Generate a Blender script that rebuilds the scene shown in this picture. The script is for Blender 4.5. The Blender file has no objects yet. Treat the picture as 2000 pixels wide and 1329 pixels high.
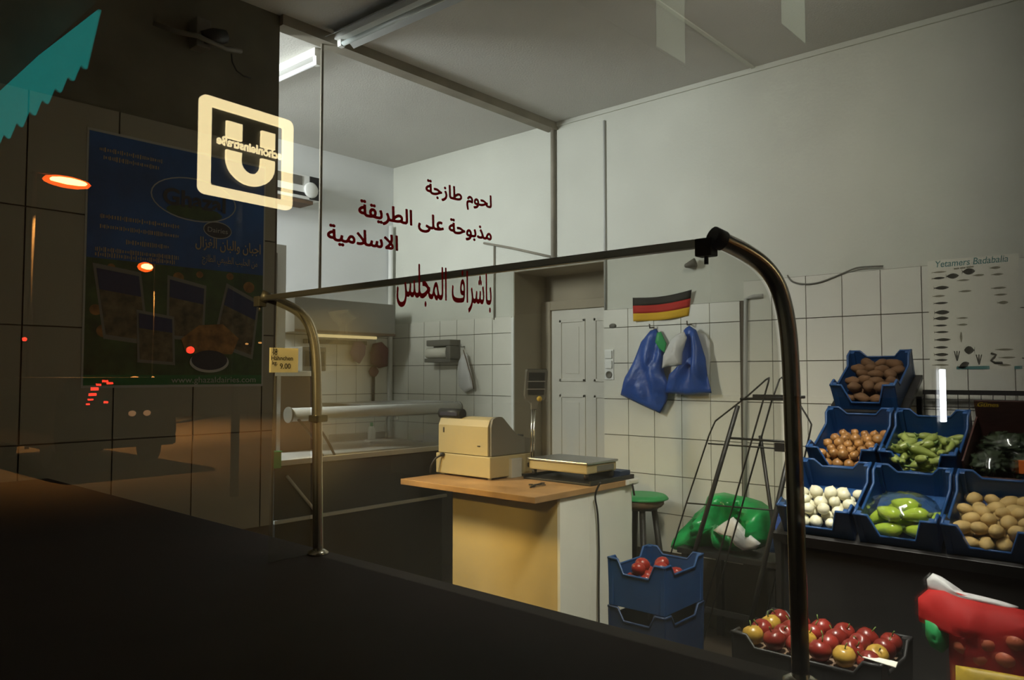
import bpy, bmesh, math, random
from mathutils import Vector, Matrix, noise
from mathutils.geometry import tessellate_polygon
random.seed(11)
SC = bpy.context.scene
C = SC.collection
R = math.radians
# ------------------------------------------------------------------ camera, sky, lights, exposure
FPX = 1495.0
CAM = Vector((0, 0, 1.55))
cd = bpy.data.cameras.new('camera'); cam = bpy.data.objects.new('camera', cd); C.objects.link(cam)
cd.sensor_fit = 'HORIZONTAL'; cd.sensor_width = 36; cd.lens = FPX / 2000 * 36; cd.clip_start = .02; cd.clip_end = 200
cam.location = CAM; cam.rotation_euler = (R(90 + 2.62), 0, R(-48.3)); SC.camera = cam
ROT = cam.rotation_euler.to_matrix()
w = bpy.data.worlds.new('night'); SC.world = w; w.use_nodes = True
w.node_tree.nodes['Background'].inputs[0].default_value = (.0045, .004, .0035, 1)
w.node_tree.nodes['Background'].inputs[1].default_value = 1.0
SC.view_settings.view_transform = 'Standard'; SC.view_settings.look = 'None'
SC.view_settings.exposure = 0; SC.view_settings.gamma = 1; SC.view_settings.use_curve_mapping = False

def area(name, loc, aim, sx, sy, power, col, spread=180):
    l = bpy.data.lights.new(name, 'AREA'); l.shape = 'RECTANGLE'; l.size = sx; l.size_y = sy
    l.energy = power; l.color = col; l.spread = R(spread)
    o = bpy.data.objects.new(name, l); C.objects.link(o); o.location = loc
    o.rotation_euler = (Vector(aim) - Vector(loc)).to_track_quat('-Z', 'Y').to_euler()
    return o
# back room tubes (behind the tiled partition), then unseen lamps added for warm and window-side fill
area('back_room_tube_light', (1.05, 4.45, 3.10), (3.9, 3.7, 1.7), .35, 1.2, 118, (.93, .98, 1.0))
area('warm_desk_fill_light', (2.14, 3.67, 1.75), (3.05, 2.80, .80), .08, .25, 6.5, (1.0, .68, .22), 80)  # unseen warm lamp added to warm the left faces of desk and register
sl = bpy.data.lights.new('warm_card_fill_light', 'SPOT'); sl.energy = 270; sl.color = (1.0, .70, .26); sl.spot_size = R(23); sl.spot_blend = .9; sl.shadow_soft_size = .05  # warm spot added without a fixture, to light the price card and desk
so = bpy.data.objects.new('warm_card_fill_light', sl); C.objects.link(so); so.location = (-.55, .78, 2.25)
so.rotation_euler = (Vector((3.18, 2.78, .74)) - so.location).to_track_quat('-Z', 'Y').to_euler()
area('window_fill_light', (2.28, 1.00, 3.24), (2.85, 1.22, .4), .12, 1.1, 42, (1.0, .97, .87), 84)  # unseen lamp added, aimed down to brighten desk front and produce
area('upper_wall_fill_light', (2.60, 1.00, 3.24), (3.70, 1.10, 2.55), .12, 1.1, 23, (1.0, .97, .87), 150)  # second added lamp, brightens the upper right wall

def ray(px, py): return ROT @ Vector(((px - 1000) / FPX, -(py - 664.5) / FPX, -1))
def onx(px, py, x): d = ray(px, py); return CAM + d * (x / d.x)
def ony(px, py, y): d = ray(px, py); return CAM + d * (y / d.y)
def onz(px, py, z): d = ray(px, py); return CAM + d * ((z - CAM.z) / d.z)
RW, WY, BY, CZ, GY = 4.38, 3.48, 5.33, 3.41, .34      # right wall, partition, back wall, ceiling, shop window
def refl(px, py, yr):                                  # a thing out in the street at y = yr, met by way of the window pane
    p = ony(px, py, 2 * GY - yr); return Vector((p.x, yr, p.z))
def rdepth(px, yr):                                    # px per metre there
    d = ray(px, 700); t = (2 * GY - yr) / d.y
    return FPX / t

# ------------------------------------------------------------------ materials
def mat(name, col, rough=.6, metal=0, var=0, vscale=6, bump=0, bscale=40, emit=None, estr=0, alpha=1, coat=0, trans=0):
    m = bpy.data.materials.new(name); m.use_nodes = True
    nt = m.node_tree; b = nt.nodes['Principled BSDF']
    b.inputs['Base Color'].default_value = (*col, 1); b.inputs['Roughness'].default_value = rough
    b.inputs['Metallic'].default_value = metal; b.inputs['Alpha'].default_value = alpha
    b.inputs['Coat Weight'].default_value = coat; b.inputs['Transmission Weight'].default_value = trans
    if emit: b.inputs['Emission Color'].default_value = (*emit, 1); b.inputs['Emission Strength'].default_value = estr
    tc = nt.nodes.new('ShaderNodeTexCoord')
    if var:
        n = nt.nodes.new('ShaderNodeTexNoise'); n.inputs['Scale'].default_value = vscale; n.inputs['Detail'].default_value = 6
        nt.links.new(tc.outputs['Object'], n.inputs['Vector'])
        r = nt.nodes.new('ShaderNodeValToRGB')
        r.color_ramp.elements[0].position = .3; r.color_ramp.elements[1].position = .7
        r.color_ramp.elements[0].color = (*[max(0, c * (1 - var)) for c in col], 1)
        r.color_ramp.elements[1].color = (*[min(1, c * (1 + var * .6)) for c in col], 1)
        nt.links.new(n.outputs['Fac'], r.inputs['Fac']); nt.links.new(r.outputs['Color'], b.inputs['Base Color'])
    if bump:
        n = nt.nodes.new('ShaderNodeTexNoise'); n.inputs['Scale'].default_value = bscale; n.inputs['Detail'].default_value = 4
        nt.links.new(tc.outputs['Object'], n.inputs['Vector'])
        bp = nt.nodes.new('ShaderNodeBump'); bp.inputs['Strength'].default_value = bump; bp.inputs['Distance'].default_value = .01
        nt.links.new(n.outputs['Fac'], bp.inputs['Height']); nt.links.new(bp.outputs['Normal'], b.inputs['Normal'])
    return m

def glass(name, f0, tint, rough=0.0, haze=0):
    """thin clear pane: light goes straight through, the rest mirrors by the angle (Schlick)"""
    m = bpy.data.materials.new(name); m.use_nodes = True; nt = m.node_tree; nt.nodes.clear()
    out = nt.nodes.new('ShaderNodeOutputMaterial'); mix = nt.nodes.new('ShaderNodeMixShader')
    tr = nt.nodes.new('ShaderNodeBsdfTransparent'); gl = nt.nodes.new('ShaderNodeBsdfGlossy')
    tr.inputs[0].default_value = (*tint, 1); gl.inputs['Roughness'].default_value = rough
    lw = nt.nodes.new('ShaderNodeLayerWeight'); lw.inputs['Blend'].default_value = .5
    pw = nt.nodes.new('ShaderNodeMath'); pw.operation = 'POWER'; pw.inputs[1].default_value = 5
    mr = nt.nodes.new('ShaderNodeMapRange'); mr.inputs['To Min'].default_value = f0
    nt.links.new(lw.outputs['Facing'], pw.inputs[0]); nt.links.new(pw.outputs[0], mr.inputs['Value'])
    nt.links.new(mr.outputs['Result'], mix.inputs[0]); nt.links.new(tr.outputs[0], mix.inputs[1]); nt.links.new(gl.outputs[0], mix.inputs[2])
    last = mix.outputs[0]
    if haze:                                   # diffuse and translucent veil, added to haze the pane
        df = nt.nodes.new('ShaderNodeBsdfDiffuse'); tl = nt.nodes.new('ShaderNodeBsdfTranslucent'); a = nt.nodes.new('ShaderNodeAddShader'); m2 = nt.nodes.new('ShaderNodeMixShader')
        for n in (df, tl): n.inputs[0].default_value = (.46, .45, .40, 1)
        tc = nt.nodes.new('ShaderNodeTexCoord'); nz = nt.nodes.new('ShaderNodeTexNoise'); nz.inputs['Scale'].default_value = 5; nz.inputs['Detail'].default_value = 7
        mp = nt.nodes.new('ShaderNodeMapRange'); mp.inputs['From Min'].default_value = .3; mp.inputs['From Max'].default_value = .75; mp.inputs['To Min'].default_value = haze * .6; mp.inputs['To Max'].default_value = haze * 1.6
        nt.links.new(tc.outputs['Object'], nz.inputs['Vector']); nt.links.new(nz.outputs['Fac'], mp.inputs['Value']); nt.links.new(mp.outputs['Result'], m2.inputs[0])
        nt.links.new(df.outputs[0], a.inputs[0]); nt.links.new(tl.outputs[0], a.inputs[1]); nt.links.new(last, m2.inputs[1]); nt.links.new(a.outputs[0], m2.inputs[2]); last = m2.outputs[0]
    nt.links.new(last, out.inputs[0])
    return m

M = {}
M['plaster'] = mat('plaster', (.65, .65, .57), .9, var=.05, vscale=2.5, bump=.15, bscale=60)
M['plaster_back'] = mat('plaster_back', (.78, .79, .78), .9, var=.04, vscale=2.5, bump=.1, bscale=60)
M['ceiling'] = mat('ceiling', (.60, .585, .54), .95, var=.05, vscale=1.5, bump=.25, bscale=90)
M['grout'] = mat('grout', (.13, .11, .085), .95)
M['tile'] = mat('tile', (.75, .73, .645), .35, var=.035, vscale=1.7)
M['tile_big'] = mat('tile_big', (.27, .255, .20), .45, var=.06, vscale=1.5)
M['shadedwall'] = mat('shaded_dirty_wall', (.17, .16, .12), .9, var=.3, vscale=3)  # partition's shade is put into this dirty wall colour and the big tiles
M['drab_beige'] = mat('drab_beige', (.30, .27, .21), .9, var=.2, vscale=5)
M['floor'] = mat('floor', (.10, .075, .055), .5, var=.3, vscale=4)
M['door'] = mat('door_paint', (.72, .69, .61), .5, var=.03)
M['window'] = glass('window_glass', .085, (.97, .98, .97))
M['counterglass'] = glass('counter_glass', .035, (.88, .88, .85), 0, .055)
M['chrome'] = mat('chrome', (.62, .58, .50), .22, 1)
M['steel'] = mat('steel', (.45, .45, .44), .35, 1)
M['darksteel'] = mat('dark_steel', (.12, .10, .085), .4, .8)
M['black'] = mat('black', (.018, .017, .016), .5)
M['blackmetal'] = mat('black_metal', (.022, .020, .019), .45, .3)
M['deck'] = mat('deck', (.014, .003, .002), .75, var=.3, vscale=5)
M['wood'] = mat('wood', (.42, .24, .10), .5, var=.25, vscale=7)
M['woodlight'] = mat('wood_light', (.68, .52, .24), .6, var=.12, vscale=3)
M['whitepanel'] = mat('white_panel', (.86, .86, .80), .6, var=.03)
M['cream'] = mat('cream_plastic', (.45, .365, .19), .5, var=.05)
M['greyplastic'] = mat('grey_plastic', (.16, .15, .125), .6)
M['lightgrey'] = mat('light_grey', (.5, .5, .47), .5)
M['whiteplastic'] = mat('white_plastic', (.82, .82, .78), .4)
M['paper'] = mat('paper', (.80, .77, .66), .9, var=.03)
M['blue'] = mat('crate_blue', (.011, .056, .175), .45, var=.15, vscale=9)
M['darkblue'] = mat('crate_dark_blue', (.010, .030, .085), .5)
M['bluebag'] = mat('blue_bag', (.022, .085, .38), .4, var=.2, vscale=9, bump=.5, bscale=22)
M['whitebag'] = mat('white_bag', (.72, .71, .70), .45, var=.08, vscale=12, bump=.5, bscale=25)
M['greenbag'] = mat('green_bag', (.015, .42, .10), .3, var=.35, vscale=10, bump=.9, bscale=18)
M['green'] = mat('green', (.03, .35, .10), .5)
M['yellow'] = mat('yellow_print', (.62, .42, .04), .5, var=.3, vscale=25)
M['flag_black'] = mat('flag_black', (.03, .025, .02), .8)
M['flag_red'] = mat('flag_red', (.50, .03, .02), .8)
M['flag_gold'] = mat('flag_gold', (.72, .42, .02), .8)
M['shadedreveal'] = mat('shaded_door_reveal', (.40, .345, .25), .85, var=.12, vscale=3)  # recess shade put into the colour of jambs, back wall and frame
def translucent(name, col, k):
    m = mat(name, col, .7); nt = m.node_tree; b = nt.nodes['Principled BSDF']; out = [n for n in nt.nodes if n.type == 'OUTPUT_MATERIAL'][0]
    t = nt.nodes.new('ShaderNodeBsdfTranslucent'); t.inputs[0].default_value = (*col, 1); mx = nt.nodes.new('ShaderNodeMixShader'); mx.inputs[0].default_value = k
    nt.links.new(b.outputs[0], mx.inputs[1]); nt.links.new(t.outputs[0], mx.inputs[2]); nt.links.new(mx.outputs[0], out.inputs[0]); return m
M['redprint'] = translucent('red_lettering', (.92, .012, .020), .8)
M['cardpaper'] = translucent('card_paper', (.95, .90, .70), .8)
M['redbag'] = translucent('red_bag', (.66, .028, .024), .35)
M['panelgrey'] = mat('panel_grey', (.05, .05, .045), .7)
M['cabinetgrey'] = mat('cabinet_grey', (.26, .25, .22), .6)
M['herb'] = mat('herb_green', (.022, .035, .012), .6, var=.5, vscale=30)
M['potatored'] = mat('potato_in_red', (.55, .13, .06), .5)
M['onion'] = mat('onion_skin', (.40, .19, .055), .4, var=.5, vscale=18)
M['whiteonion'] = mat('white_onion', (.74, .70, .50), .4, var=.1, vscale=20)
M['potato'] = mat('potato_skin', (.50, .34, .12), .7, var=.25, vscale=20, bump=.3)
M['pepper'] = mat('green_pepper', (.46, .60, .06), .22, var=.25, vscale=12)
M['palepepper'] = mat('pale_pepper', (.28, .33, .08), .35, var=.3, vscale=14)
M['stem'] = mat('stem', (.10, .16, .03), .6)
M['apple'] = mat('apple', (.22, .022, .014), .3, var=.4, vscale=9)
M['appleyellow'] = mat('apple_yellow', (.45, .27, .04), .3, var=.3, vscale=14)
M['tomato'] = mat('tomato', (.26, .02, .012), .3)
M['brownroot'] = mat('brown_root', (.12, .055, .018), .8, var=.3, vscale=16)
M['carton'] = mat('printed_carton', (.055, .018, .012), .7, var=.4, vscale=7)
M['brown'] = mat('brown_board', (.16, .10, .06), .7, var=.2)
M['clearbag'] = glass('clear_film', .10, (.93, .95, .93), .12)
M['purple'] = mat('purple', (.16, .05, .17), .6, var=.2)
M['maroon'] = mat('maroon', (.13, .03, .04), .7)
M['print_blue'] = mat('print_blue', (.005, .07, .26), .5, var=.5, vscale=3)
M['print_navy'] = mat('print_navy', (.010, .018, .07), .5)
M['print_grey'] = mat('print_grey', (.16, .155, .13), .6)
M['print_green'] = mat('print_green', (.035, .070, .018), .5, var=.6, vscale=12)
M['print_letter'] = mat('print_letter', (.36, .27, .16), .6)
M['print_teal'] = mat('print_teal', (.02, .12, .03), .5)
M['print_dark'] = mat('print_dark', (.02, .02, .03), .5)
M['print_pale'] = mat('print_pale', (.36, .36, .33), .6)
M['print_tan'] = mat('print_tan', (.12, .095, .05), .6, var=.7, vscale=22)
M['print_orange'] = mat('print_orange', (.26, .13, .035), .6, var=.6, vscale=20)
M['fishink'] = mat('fish_ink', (.06, .055, .04), .8)
M['fishinkpale'] = mat('fish_ink_pale', (.26, .24, .17), .8)
M['teal'] = mat('teal_print', (.10, .24, .23), .8)
M['tube_off'] = mat('unlit_tube', (.62, .68, .66), .25)
M['tube_on'] = mat('lit_tube', (.8, .8, .8), .3, emit=(.92, .96, 1), estr=.75)
M['neon'] = mat('neon_white', (.8, .8, .8), .3, emit=(.9, .95, 1), estr=9)
M['sign_light'] = mat('sign_light', (.8, .7, .5), .5, emit=(1, .80, .42), estr=7.0)
M['lamp_orange'] = mat('sodium_lamp', (.8, .5, .2), .5, emit=(1, .10, .008), estr=9)
M['lamp_core'] = mat('sodium_core', (.8, .5, .2), .5, emit=(1, .55, .16), estr=30)
M['lamp_red'] = mat('red_light', (.5, .02, .02), .5, emit=(1, .03, .015), estr=14)
M['lamp_warm'] = mat('warm_light', (.5, .3, .1), .5, emit=(1, .45, .12), estr=4)
M['window_lit'] = mat('lit_window', (.4, .4, .35), .5, emit=(.85, 1, .72), estr=.30)
M['awning'] = mat('turquoise_awning', (.02, .30, .28), .8, emit=(.01, .55, .50), estr=1.5)  # emission put in the cloth stands in for light on it
M['road'] = mat('asphalt', (.10, .095, .09), .8, var=.2, vscale=2)
M['facade'] = mat('facade', (.10, .09, .08), .9, var=.2)
M['carpaint'] = mat('car_paint', (.012, .014, .013), .35)
M['carglass'] = mat('car_glass', (.008, .010, .010), .15)

# ------------------------------------------------------------------ mesh helpers
class MB:
    def __init__(s): s.bm = bmesh.new(); s.mi = 0
    def _tag(s, n0):
        s.bm.faces.ensure_lookup_table()
        for f in s.bm.faces[n0:]: f.material_index = s.mi
    def box(s, a, b, bev=0, mtx=None):
        n0 = len(s.bm.faces)
        a = Vector(a); b = Vector(b); lo = Vector(map(min, a, b)); hi = Vector(map(max, a, b))
        v = [s.bm.verts.new((x, y, z)) for x in (lo.x, hi.x) for y in (lo.y, hi.y) for z in (lo.z, hi.z)]
        fs = [s.bm.faces.new([v[i] for i in q]) for q in ((0, 1, 3, 2), (4, 6, 7, 5), (0, 4, 5, 1), (2, 3, 7, 6), (0, 2, 6, 4), (1, 5, 7, 3))]
        vs = v
        if bev:
            es = list({e for f in fs for e in f.edges})
            r = bmesh.ops.bevel(s.bm, geom=es, offset=bev, segments=2, profile=.6, affect='EDGES')
            vs = list({vv for f in r['faces'] for vv in f.verts} | {vv for vv in v if vv.is_valid})
        if mtx: bmesh.ops.transform(s.bm, matrix=mtx, verts=[q for q in vs if q.is_valid])
        s._tag(n0); return s
    def tube(s, pts, r, seg=8, cap=True, closed=False):
        n0 = len(s.bm.faces)
        pts = [Vector(p) for p in pts]; n = len(pts); rings = []
        up = None
        for i, p in enumerate(pts):
            t = (pts[(i + 1) % n] if closed else pts[min(i + 1, n - 1)]) - (pts[i - 1] if closed else pts[max(i - 1, 0)])
            t.normalize()
            if up is None:
                up = Vector((0, 0, 1)) if abs(t.z) < .9 else Vector((1, 0, 0))
            u = (up - t * up.dot(t))
            if u.length < 1e-4: u = t.orthogonal()
            u.normalize(); v = t.cross(u); up = u
            rr = r[i] if isinstance(r, (list, tuple)) else r
            rings.append([s.bm.verts.new(p + (u * math.cos(2 * math.pi * k / seg) + v * math.sin(2 * math.pi * k / seg)) * rr) for k in range(seg)])
        for i in range(n if closed else n - 1):
            A, B = rings[i], rings[(i + 1) % n]
            for k in range(seg):
                f = s.bm.faces.new((A[k], A[(k + 1) % seg], B[(k + 1) % seg], B[k])); f.smooth = True
        if cap and not closed:
            s.bm.faces.new(rings[0][::-1]); s.bm.faces.new(rings[-1])
        s._tag(n0); return s
    def prism(s, outline, vec, bev=0):
        """closed 3D outline swept by vec"""
        n0 = len(s.bm.faces)
        vec = Vector(vec); a = [s.bm.verts.new(Vector(p)) for p in outline]; b = [s.bm.verts.new(Vector(p) + vec) for p in outline]
        n = len(a)
        for k in range(n): s.bm.faces.new((a[k], a[(k + 1) % n], b[(k + 1) % n], b[k]))
        tri = tessellate_polygon([[v.co for v in a]])
        for t in tri:
            try: s.bm.faces.new([a[i] for i in t]); s.bm.faces.new([b[i] for i in reversed(t)])
            except ValueError: pass
        s._tag(n0); return s
    def lathe(s, prof, seg=20, mtx=None):
        """profile of (radius, height)"""
        n0 = len(s.bm.faces); rings = []; new = []
        for r, z in prof:
            if r < 1e-5: q = [s.bm.verts.new((0, 0, z))]
            else: q = [s.bm.verts.new((r * math.cos(2 * math.pi * k / seg), r * math.sin(2 * math.pi * k / seg), z)) for k in range(seg)]
            rings.append(q); new += q
        for A, B in zip(rings, rings[1:]):
            for k in range(seg):
                k2 = (k + 1) % seg
                q = [A[k % len(A)], A[k2 % len(A)], B[k2 % len(B)], B[k % len(B)]]
                u = []
                for x in q:
                    if x not in u: u.append(x)
                if len(u) > 2:
                    f = s.bm.faces.new(u); f.smooth = True
        if mtx: bmesh.ops.transform(s.bm, matrix=mtx, verts=new)
        s._tag(n0); return s
    def blob(s, c, r, sub=2, amp=0, freq=3, seed=0, mtx=None):
        n0 = len(s.bm.faces)
        q = bmesh.ops.create_icosphere(s.bm, subdivisions=sub, radius=1)
        for v in q['verts']:
            d = 1 + (amp * noise.noise(v.co * freq + Vector((seed * 3.1, seed, 0))) if amp else 0)
            p = Vector((v.co.x * r[0] * d, v.co.y * r[1] * d, v.co.z * r[2] * d))
            if mtx: p = mtx @ p
            v.co = p + Vector(c)
        s.bm.faces.ensure_lookup_table()
        for f in s.bm.faces[n0:]: f.smooth = True
        s._tag(n0); return s
    def build(s, name, m, parent=None, origin=None, local=False, recalc=True):
        if recalc: bmesh.ops.recalc_face_normals(s.bm, faces=s.bm.faces)
        if local: off = Vector((0, 0, 0))
        elif parent: off = WLOC.get(parent.name, Vector((0, 0, 0)))
        else: off = Vector(origin) if origin is not None else Vector((0, 0, 0))
        if off.length: bmesh.ops.translate(s.bm, vec=-off, verts=s.bm.verts)
        me = bpy.data.meshes.new(name); s.bm.to_mesh(me); s.bm.free()
        for x in (m if isinstance(m, (list, tuple)) else [m]): me.materials.append(x)
        return link(name, me, parent, off if not parent else None)
WLOC = {}
def link(name, me, parent=None, loc=None):
    o = bpy.data.objects.new(name, me); C.objects.link(o)
    if loc is not None: o.location = loc
    if parent:
        o.parent = parent; WLOC[o.name] = WLOC.get(parent.name, Vector((0, 0, 0)))
    else: WLOC[o.name] = Vector(loc) if loc is not None else Vector((0, 0, 0))
    return o
def tag(o, label, cat, group=None, kind=None):
    if label: o['label'] = label
    if cat: o['category'] = cat
    if group: o['group'] = group
    if kind: o['kind'] = kind
    return o
def struct(o): o['kind'] = 'structure'; return o
def thing(name, label, cat, loc=(0, 0, 0), group=None, rot=None):
    o = bpy.data.objects.new(name, None); o.empty_display_size = .05; C.objects.link(o); o.location = loc
    if rot: o.rotation_euler = rot
    WLOC[o.name] = Vector(loc)
    return tag(o, label, cat, group)
def bx(name, a, b, m, parent=None, bev=0, origin=None):
    q = MB(); q.box(a, b, bev)
    if not parent and origin is None: origin = ((a[0] + b[0]) / 2, (a[1] + b[1]) / 2, min(a[2], b[2]))
    return q.build(name, m, parent, origin)
def tb(name, pts, r, m, parent=None, seg=8, origin=None):
    q = MB(); q.tube(pts, r, seg)
    if not parent and origin is None: origin = pts[-1]
    return q.build(name, m, parent, origin)

# ---- lettering as flat print: every outline is filled by itself so that overlapping strokes stay solid
FORM = {'ا': 'FE8D FE8E', 'ل': 'FEDD FEDE FEDF FEE0', 'ح': 'FEA1 FEA2 FEA3 FEA4', 'و': 'FEED FEEE', 'م': 'FEE1 FEE2 FEE3 FEE4', 'ط': 'FEC1 FEC2 FEC3 FEC4',
        'ز': 'FEAF FEB0', 'ج': 'FE9D FE9E FE9F FEA0', 'ة': 'FE93 FE94', 'ذ': 'FEAB FEAC', 'ب': 'FE8F FE90 FE91 FE92', 'ع': 'FEC9 FECA FECB FECC', 'ى': 'FEEF FEF0',
        'ر': 'FEAD FEAE', 'ي': 'FEF1 FEF2 FEF3 FEF4', 'ق': 'FED5 FED6 FED7 FED8', 'س': 'FEB1 FEB2 FEB3 FEB4', 'ش': 'FEB5 FEB6 FEB7 FEB8', 'ف': 'FED1 FED2 FED3 FED4',
        'ن': 'FEE5 FEE6 FEE7 FEE8', 'غ': 'FECD FECE FECF FED0', '\u0001': 'FEFB FEFC'}
FORM = {k: v.split() for k, v in FORM.items()}
def arabic(s):
    s = s.replace('لا', '\u0001'); out = []
    for i, c in enumerate(s):
        if c not in FORM: out.append(c); continue
        pv = i > 0 and s[i - 1] in FORM and len(FORM[s[i - 1]]) == 4
        nx = i + 1 < len(s) and s[i + 1] in FORM and len(FORM[c]) == 4
        out.append(chr(int(FORM[c][(3 if nx else 1) if pv else (2 if nx else 0)], 16)))
    return ''.join(reversed(out))
def glyphs(body, offset=0, shear=0):
    """outlines of a line of text in unit size -> list of (outer, holes)"""
    cu = bpy.data.curves.new('text', 'FONT'); cu.body = body; cu.size = 1; cu.offset = offset; cu.shear = shear
    o = bpy.data.objects.new('text', cu); C.objects.link(o)
    dg = bpy.context.evaluated_depsgraph_get(); oc = o.evaluated_get(dg)
    cv = oc.to_curve(dg)
    polys = []
    for sp in cv.splines:
        pts = []
        if sp.type == 'BEZIER':
            n = len(sp.bezier_points)
            for i in range(n):
                a = sp.bezier_points[i]; b = sp.bezier_points[(i + 1) % n]
                straight = a.handle_right_type == 'VECTOR' and b.handle_left_type == 'VECTOR'
                for k in range(1 if straight else 4):
                    t = k / (1 if straight else 4); u = 1 - t
                    p = a.co * u ** 3 + a.handle_right * 3 * u * u * t + b.handle_left * 3 * u * t * t + b.co * t ** 3
                    pts.append((p.x, p.y))
        else: pts = [(p.co.x, p.co.y) for p in sp.points]
        if len(pts) > 2: polys.append(pts)
    oc.to_curve_clear(); bpy.data.objects.remove(o); bpy.data.curves.remove(cu)
    ar = lambda p: sum(p[i - 1][0] * p[i][1] - p[i][0] * p[i - 1][1] for i in range(len(p))) / 2
    def inside(pt, p):
        c = False; x, y = pt
        for i in range(len(p)):
            (x1, y1), (x2, y2) = p[i - 1], p[i]
            if (y1 > y) != (y2 > y) and x < (x2 - x1) * (y - y1) / (y2 - y1) + x1: c = not c
        return c
    if not polys: return []
    sg = ar(max(polys, key=lambda p: abs(ar(p)))) > 0
    outs = [(p, []) for p in polys if (ar(p) > 0) == sg]
    for h in polys:
        if (ar(h) > 0) == sg: continue
        for p, hs in outs:
            if all(inside(q, p) for q in h[::3]): hs.append(h)
    return outs
def fatten(p, d):
    n = len(p); out = []
    for i in range(n):
        ax, ay = p[i - 1]; bx_, by_ = p[i]; cx, cy = p[(i + 1) % n]
        e1 = Vector((bx_ - ax, by_ - ay)); e2 = Vector((cx - bx_, cy - by_))
        if e1.length < 1e-6 or e2.length < 1e-6: out.append((bx_, by_)); continue
        e1.normalize(); e2.normalize(); nn = Vector((e1.y + e2.y, -e1.x - e2.x))
        if nn.length < .2: out.append((bx_, by_)); continue
        nn.normalize(); k = 1 / max(.6, math.sqrt(max(0, (1 + e1.dot(e2)) / 2)))
        out.append((bx_ + nn.x * d * k, by_ + nn.y * d * k))
    return out
def lettering(mb, body, org, ux, uz, width=None, height=None, offset=0, shear=0, align='L'):
    """flat print on the plane org + a*ux + b*uz; width scales the line, height the em"""
    g = glyphs(body, 0, shear)
    if not g: return
    if offset:
        sgn = lambda p: 1 if sum(p[i - 1][0] * p[i][1] - p[i][0] * p[i - 1][1] for i in range(len(p))) > 0 else -1
        g = [(fatten(o, offset * sgn(o)), [fatten(h, -offset * .6 * sgn(h)) for h in hs]) for o, hs in g]
    xs = [p[0] for o, _ in g for p in o]; x0, x1 = min(xs), max(xs)
    sx = (width / (x1 - x0)) if width else height
    sy = height if height else sx
    org = Vector(org); ux = Vector(ux); uz = Vector(uz)
    sh = {'L': x0, 'R': x1, 'C': (x0 + x1) / 2}[align]
    n0 = len(mb.bm.faces)
    for o, hs in g:
        loops = [[Vector((p[0], p[1], 0)) for p in q] for q in [o] + hs]
        flat = [p for q in loops for p in q]
        vs = [mb.bm.verts.new(org + ux * ((p.x - sh) * sx) + uz * (p.y * sy)) for p in flat]
        for t in tessellate_polygon(loops):
            try: mb.bm.faces.new([vs[i] for i in t])
            except ValueError: pass
    mb._tag(n0)

# ================================================================== the setting
struct(bx('floor', (-.9, .34, -.06), (4.9, 5.5, 0), M['floor'], origin=(0, 0, 0)))
struct(bx('ceiling', (-.9, .3, CZ), (4.9, 5.5, CZ + .12), M['ceiling'], origin=(0, 0, CZ)))
q = MB()
q.box((RW, .3, 0), (RW + .44, 3.045, CZ)).box((RW, 3.885, 0), (RW + .44, 5.45, CZ)).box((RW, 3.045, 2.345), (RW + .44, 3.885, CZ))
wall_right = struct(q.build('wall_right', M['plaster'], origin=(0, 0, 0)))
wall_back = struct(bx('wall_back', (-.9, BY, 0), (RW, BY + .12, CZ), M['plaster_back'], origin=(0, 0, 0)))
struct(bx('wall_left', (-.9, .34, 0), (-.78, BY, CZ), M['plaster'], origin=(0, 0, 0)))
wall_middle = struct(bx('wall_middle', (-.78, WY, 0), (2.10, WY + .12, CZ), M['shadedwall'], origin=(0, 0, 0)))
struct(bx('trim_1', (2.10, WY - .03, CZ - .055), (RW, WY + .06, CZ), M['drab_beige'], origin=(2.1, WY, CZ)))  # beam coloured darker and browner than the ceiling
struct(bx('trim_2', (-.78, 1.925, CZ - .008), (RW, 1.945, CZ), M['plaster'], origin=(2.1, 1.93, CZ)))
q = MB(); q.box((RW - .014, .36, CZ - .03), (RW, 3.45, CZ)); struct(q.build('trim_3', M['plaster'], origin=(RW, 2, CZ)))

def tiles(wall, axis, pos, a0, a1, z0, z1, pa, pz, m, aoff, ztop, jt=.005, th=.007):
    """tile pieces on a wall: axis 'x' = wall at x=pos running in y"""
    mesh = {}
    zt = ztop; rows = []
    while zt > z0 + .03:
        rows.append((max(zt - pz, z0), zt)); zt -= pz
    k = math.floor((a0 - aoff) / pa + 1e-6)
    cols = []
    while aoff + k * pa < a1 - .02:
        cols.append((max(aoff + k * pa, a0), min(aoff + (k + 1) * pa, a1))); k += 1
    rnd = random.Random(3)
    for lo, hi in rows:
        for c0, c1 in cols:
            if c1 - c0 < .02: continue
            key = (round(c1 - c0, 3), round(hi - lo, 3))
            if key not in mesh:
                q = MB(); hw, hh = key[0] / 2 - jt / 2, key[1] / 2 - jt / 2
                q.box((-th if axis == 'x' else -hw, -hw if axis == 'x' else -th, -hh), (0 if axis == 'x' else hw, hw if axis == 'x' else 0, hh))
                me = bpy.data.meshes.new('tile'); q.bm.to_mesh(me); q.bm.free(); me.materials.append(m); mesh[key] = me
            o = bpy.data.objects.new('tile', mesh[key]); C.objects.link(o); o.parent = wall
            ca = (c0 + c1) / 2; cz = (lo + hi) / 2
            o.location = (pos - .003, ca, cz) if axis == 'x' else (ca, pos - .003, cz)
            t = R(.12)
            o.rotation_euler = (rnd.uniform(-t, t) if axis == 'y' else 0, rnd.uniform(-t, t) if axis == 'x' else 0, rnd.uniform(-t, t))
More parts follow.
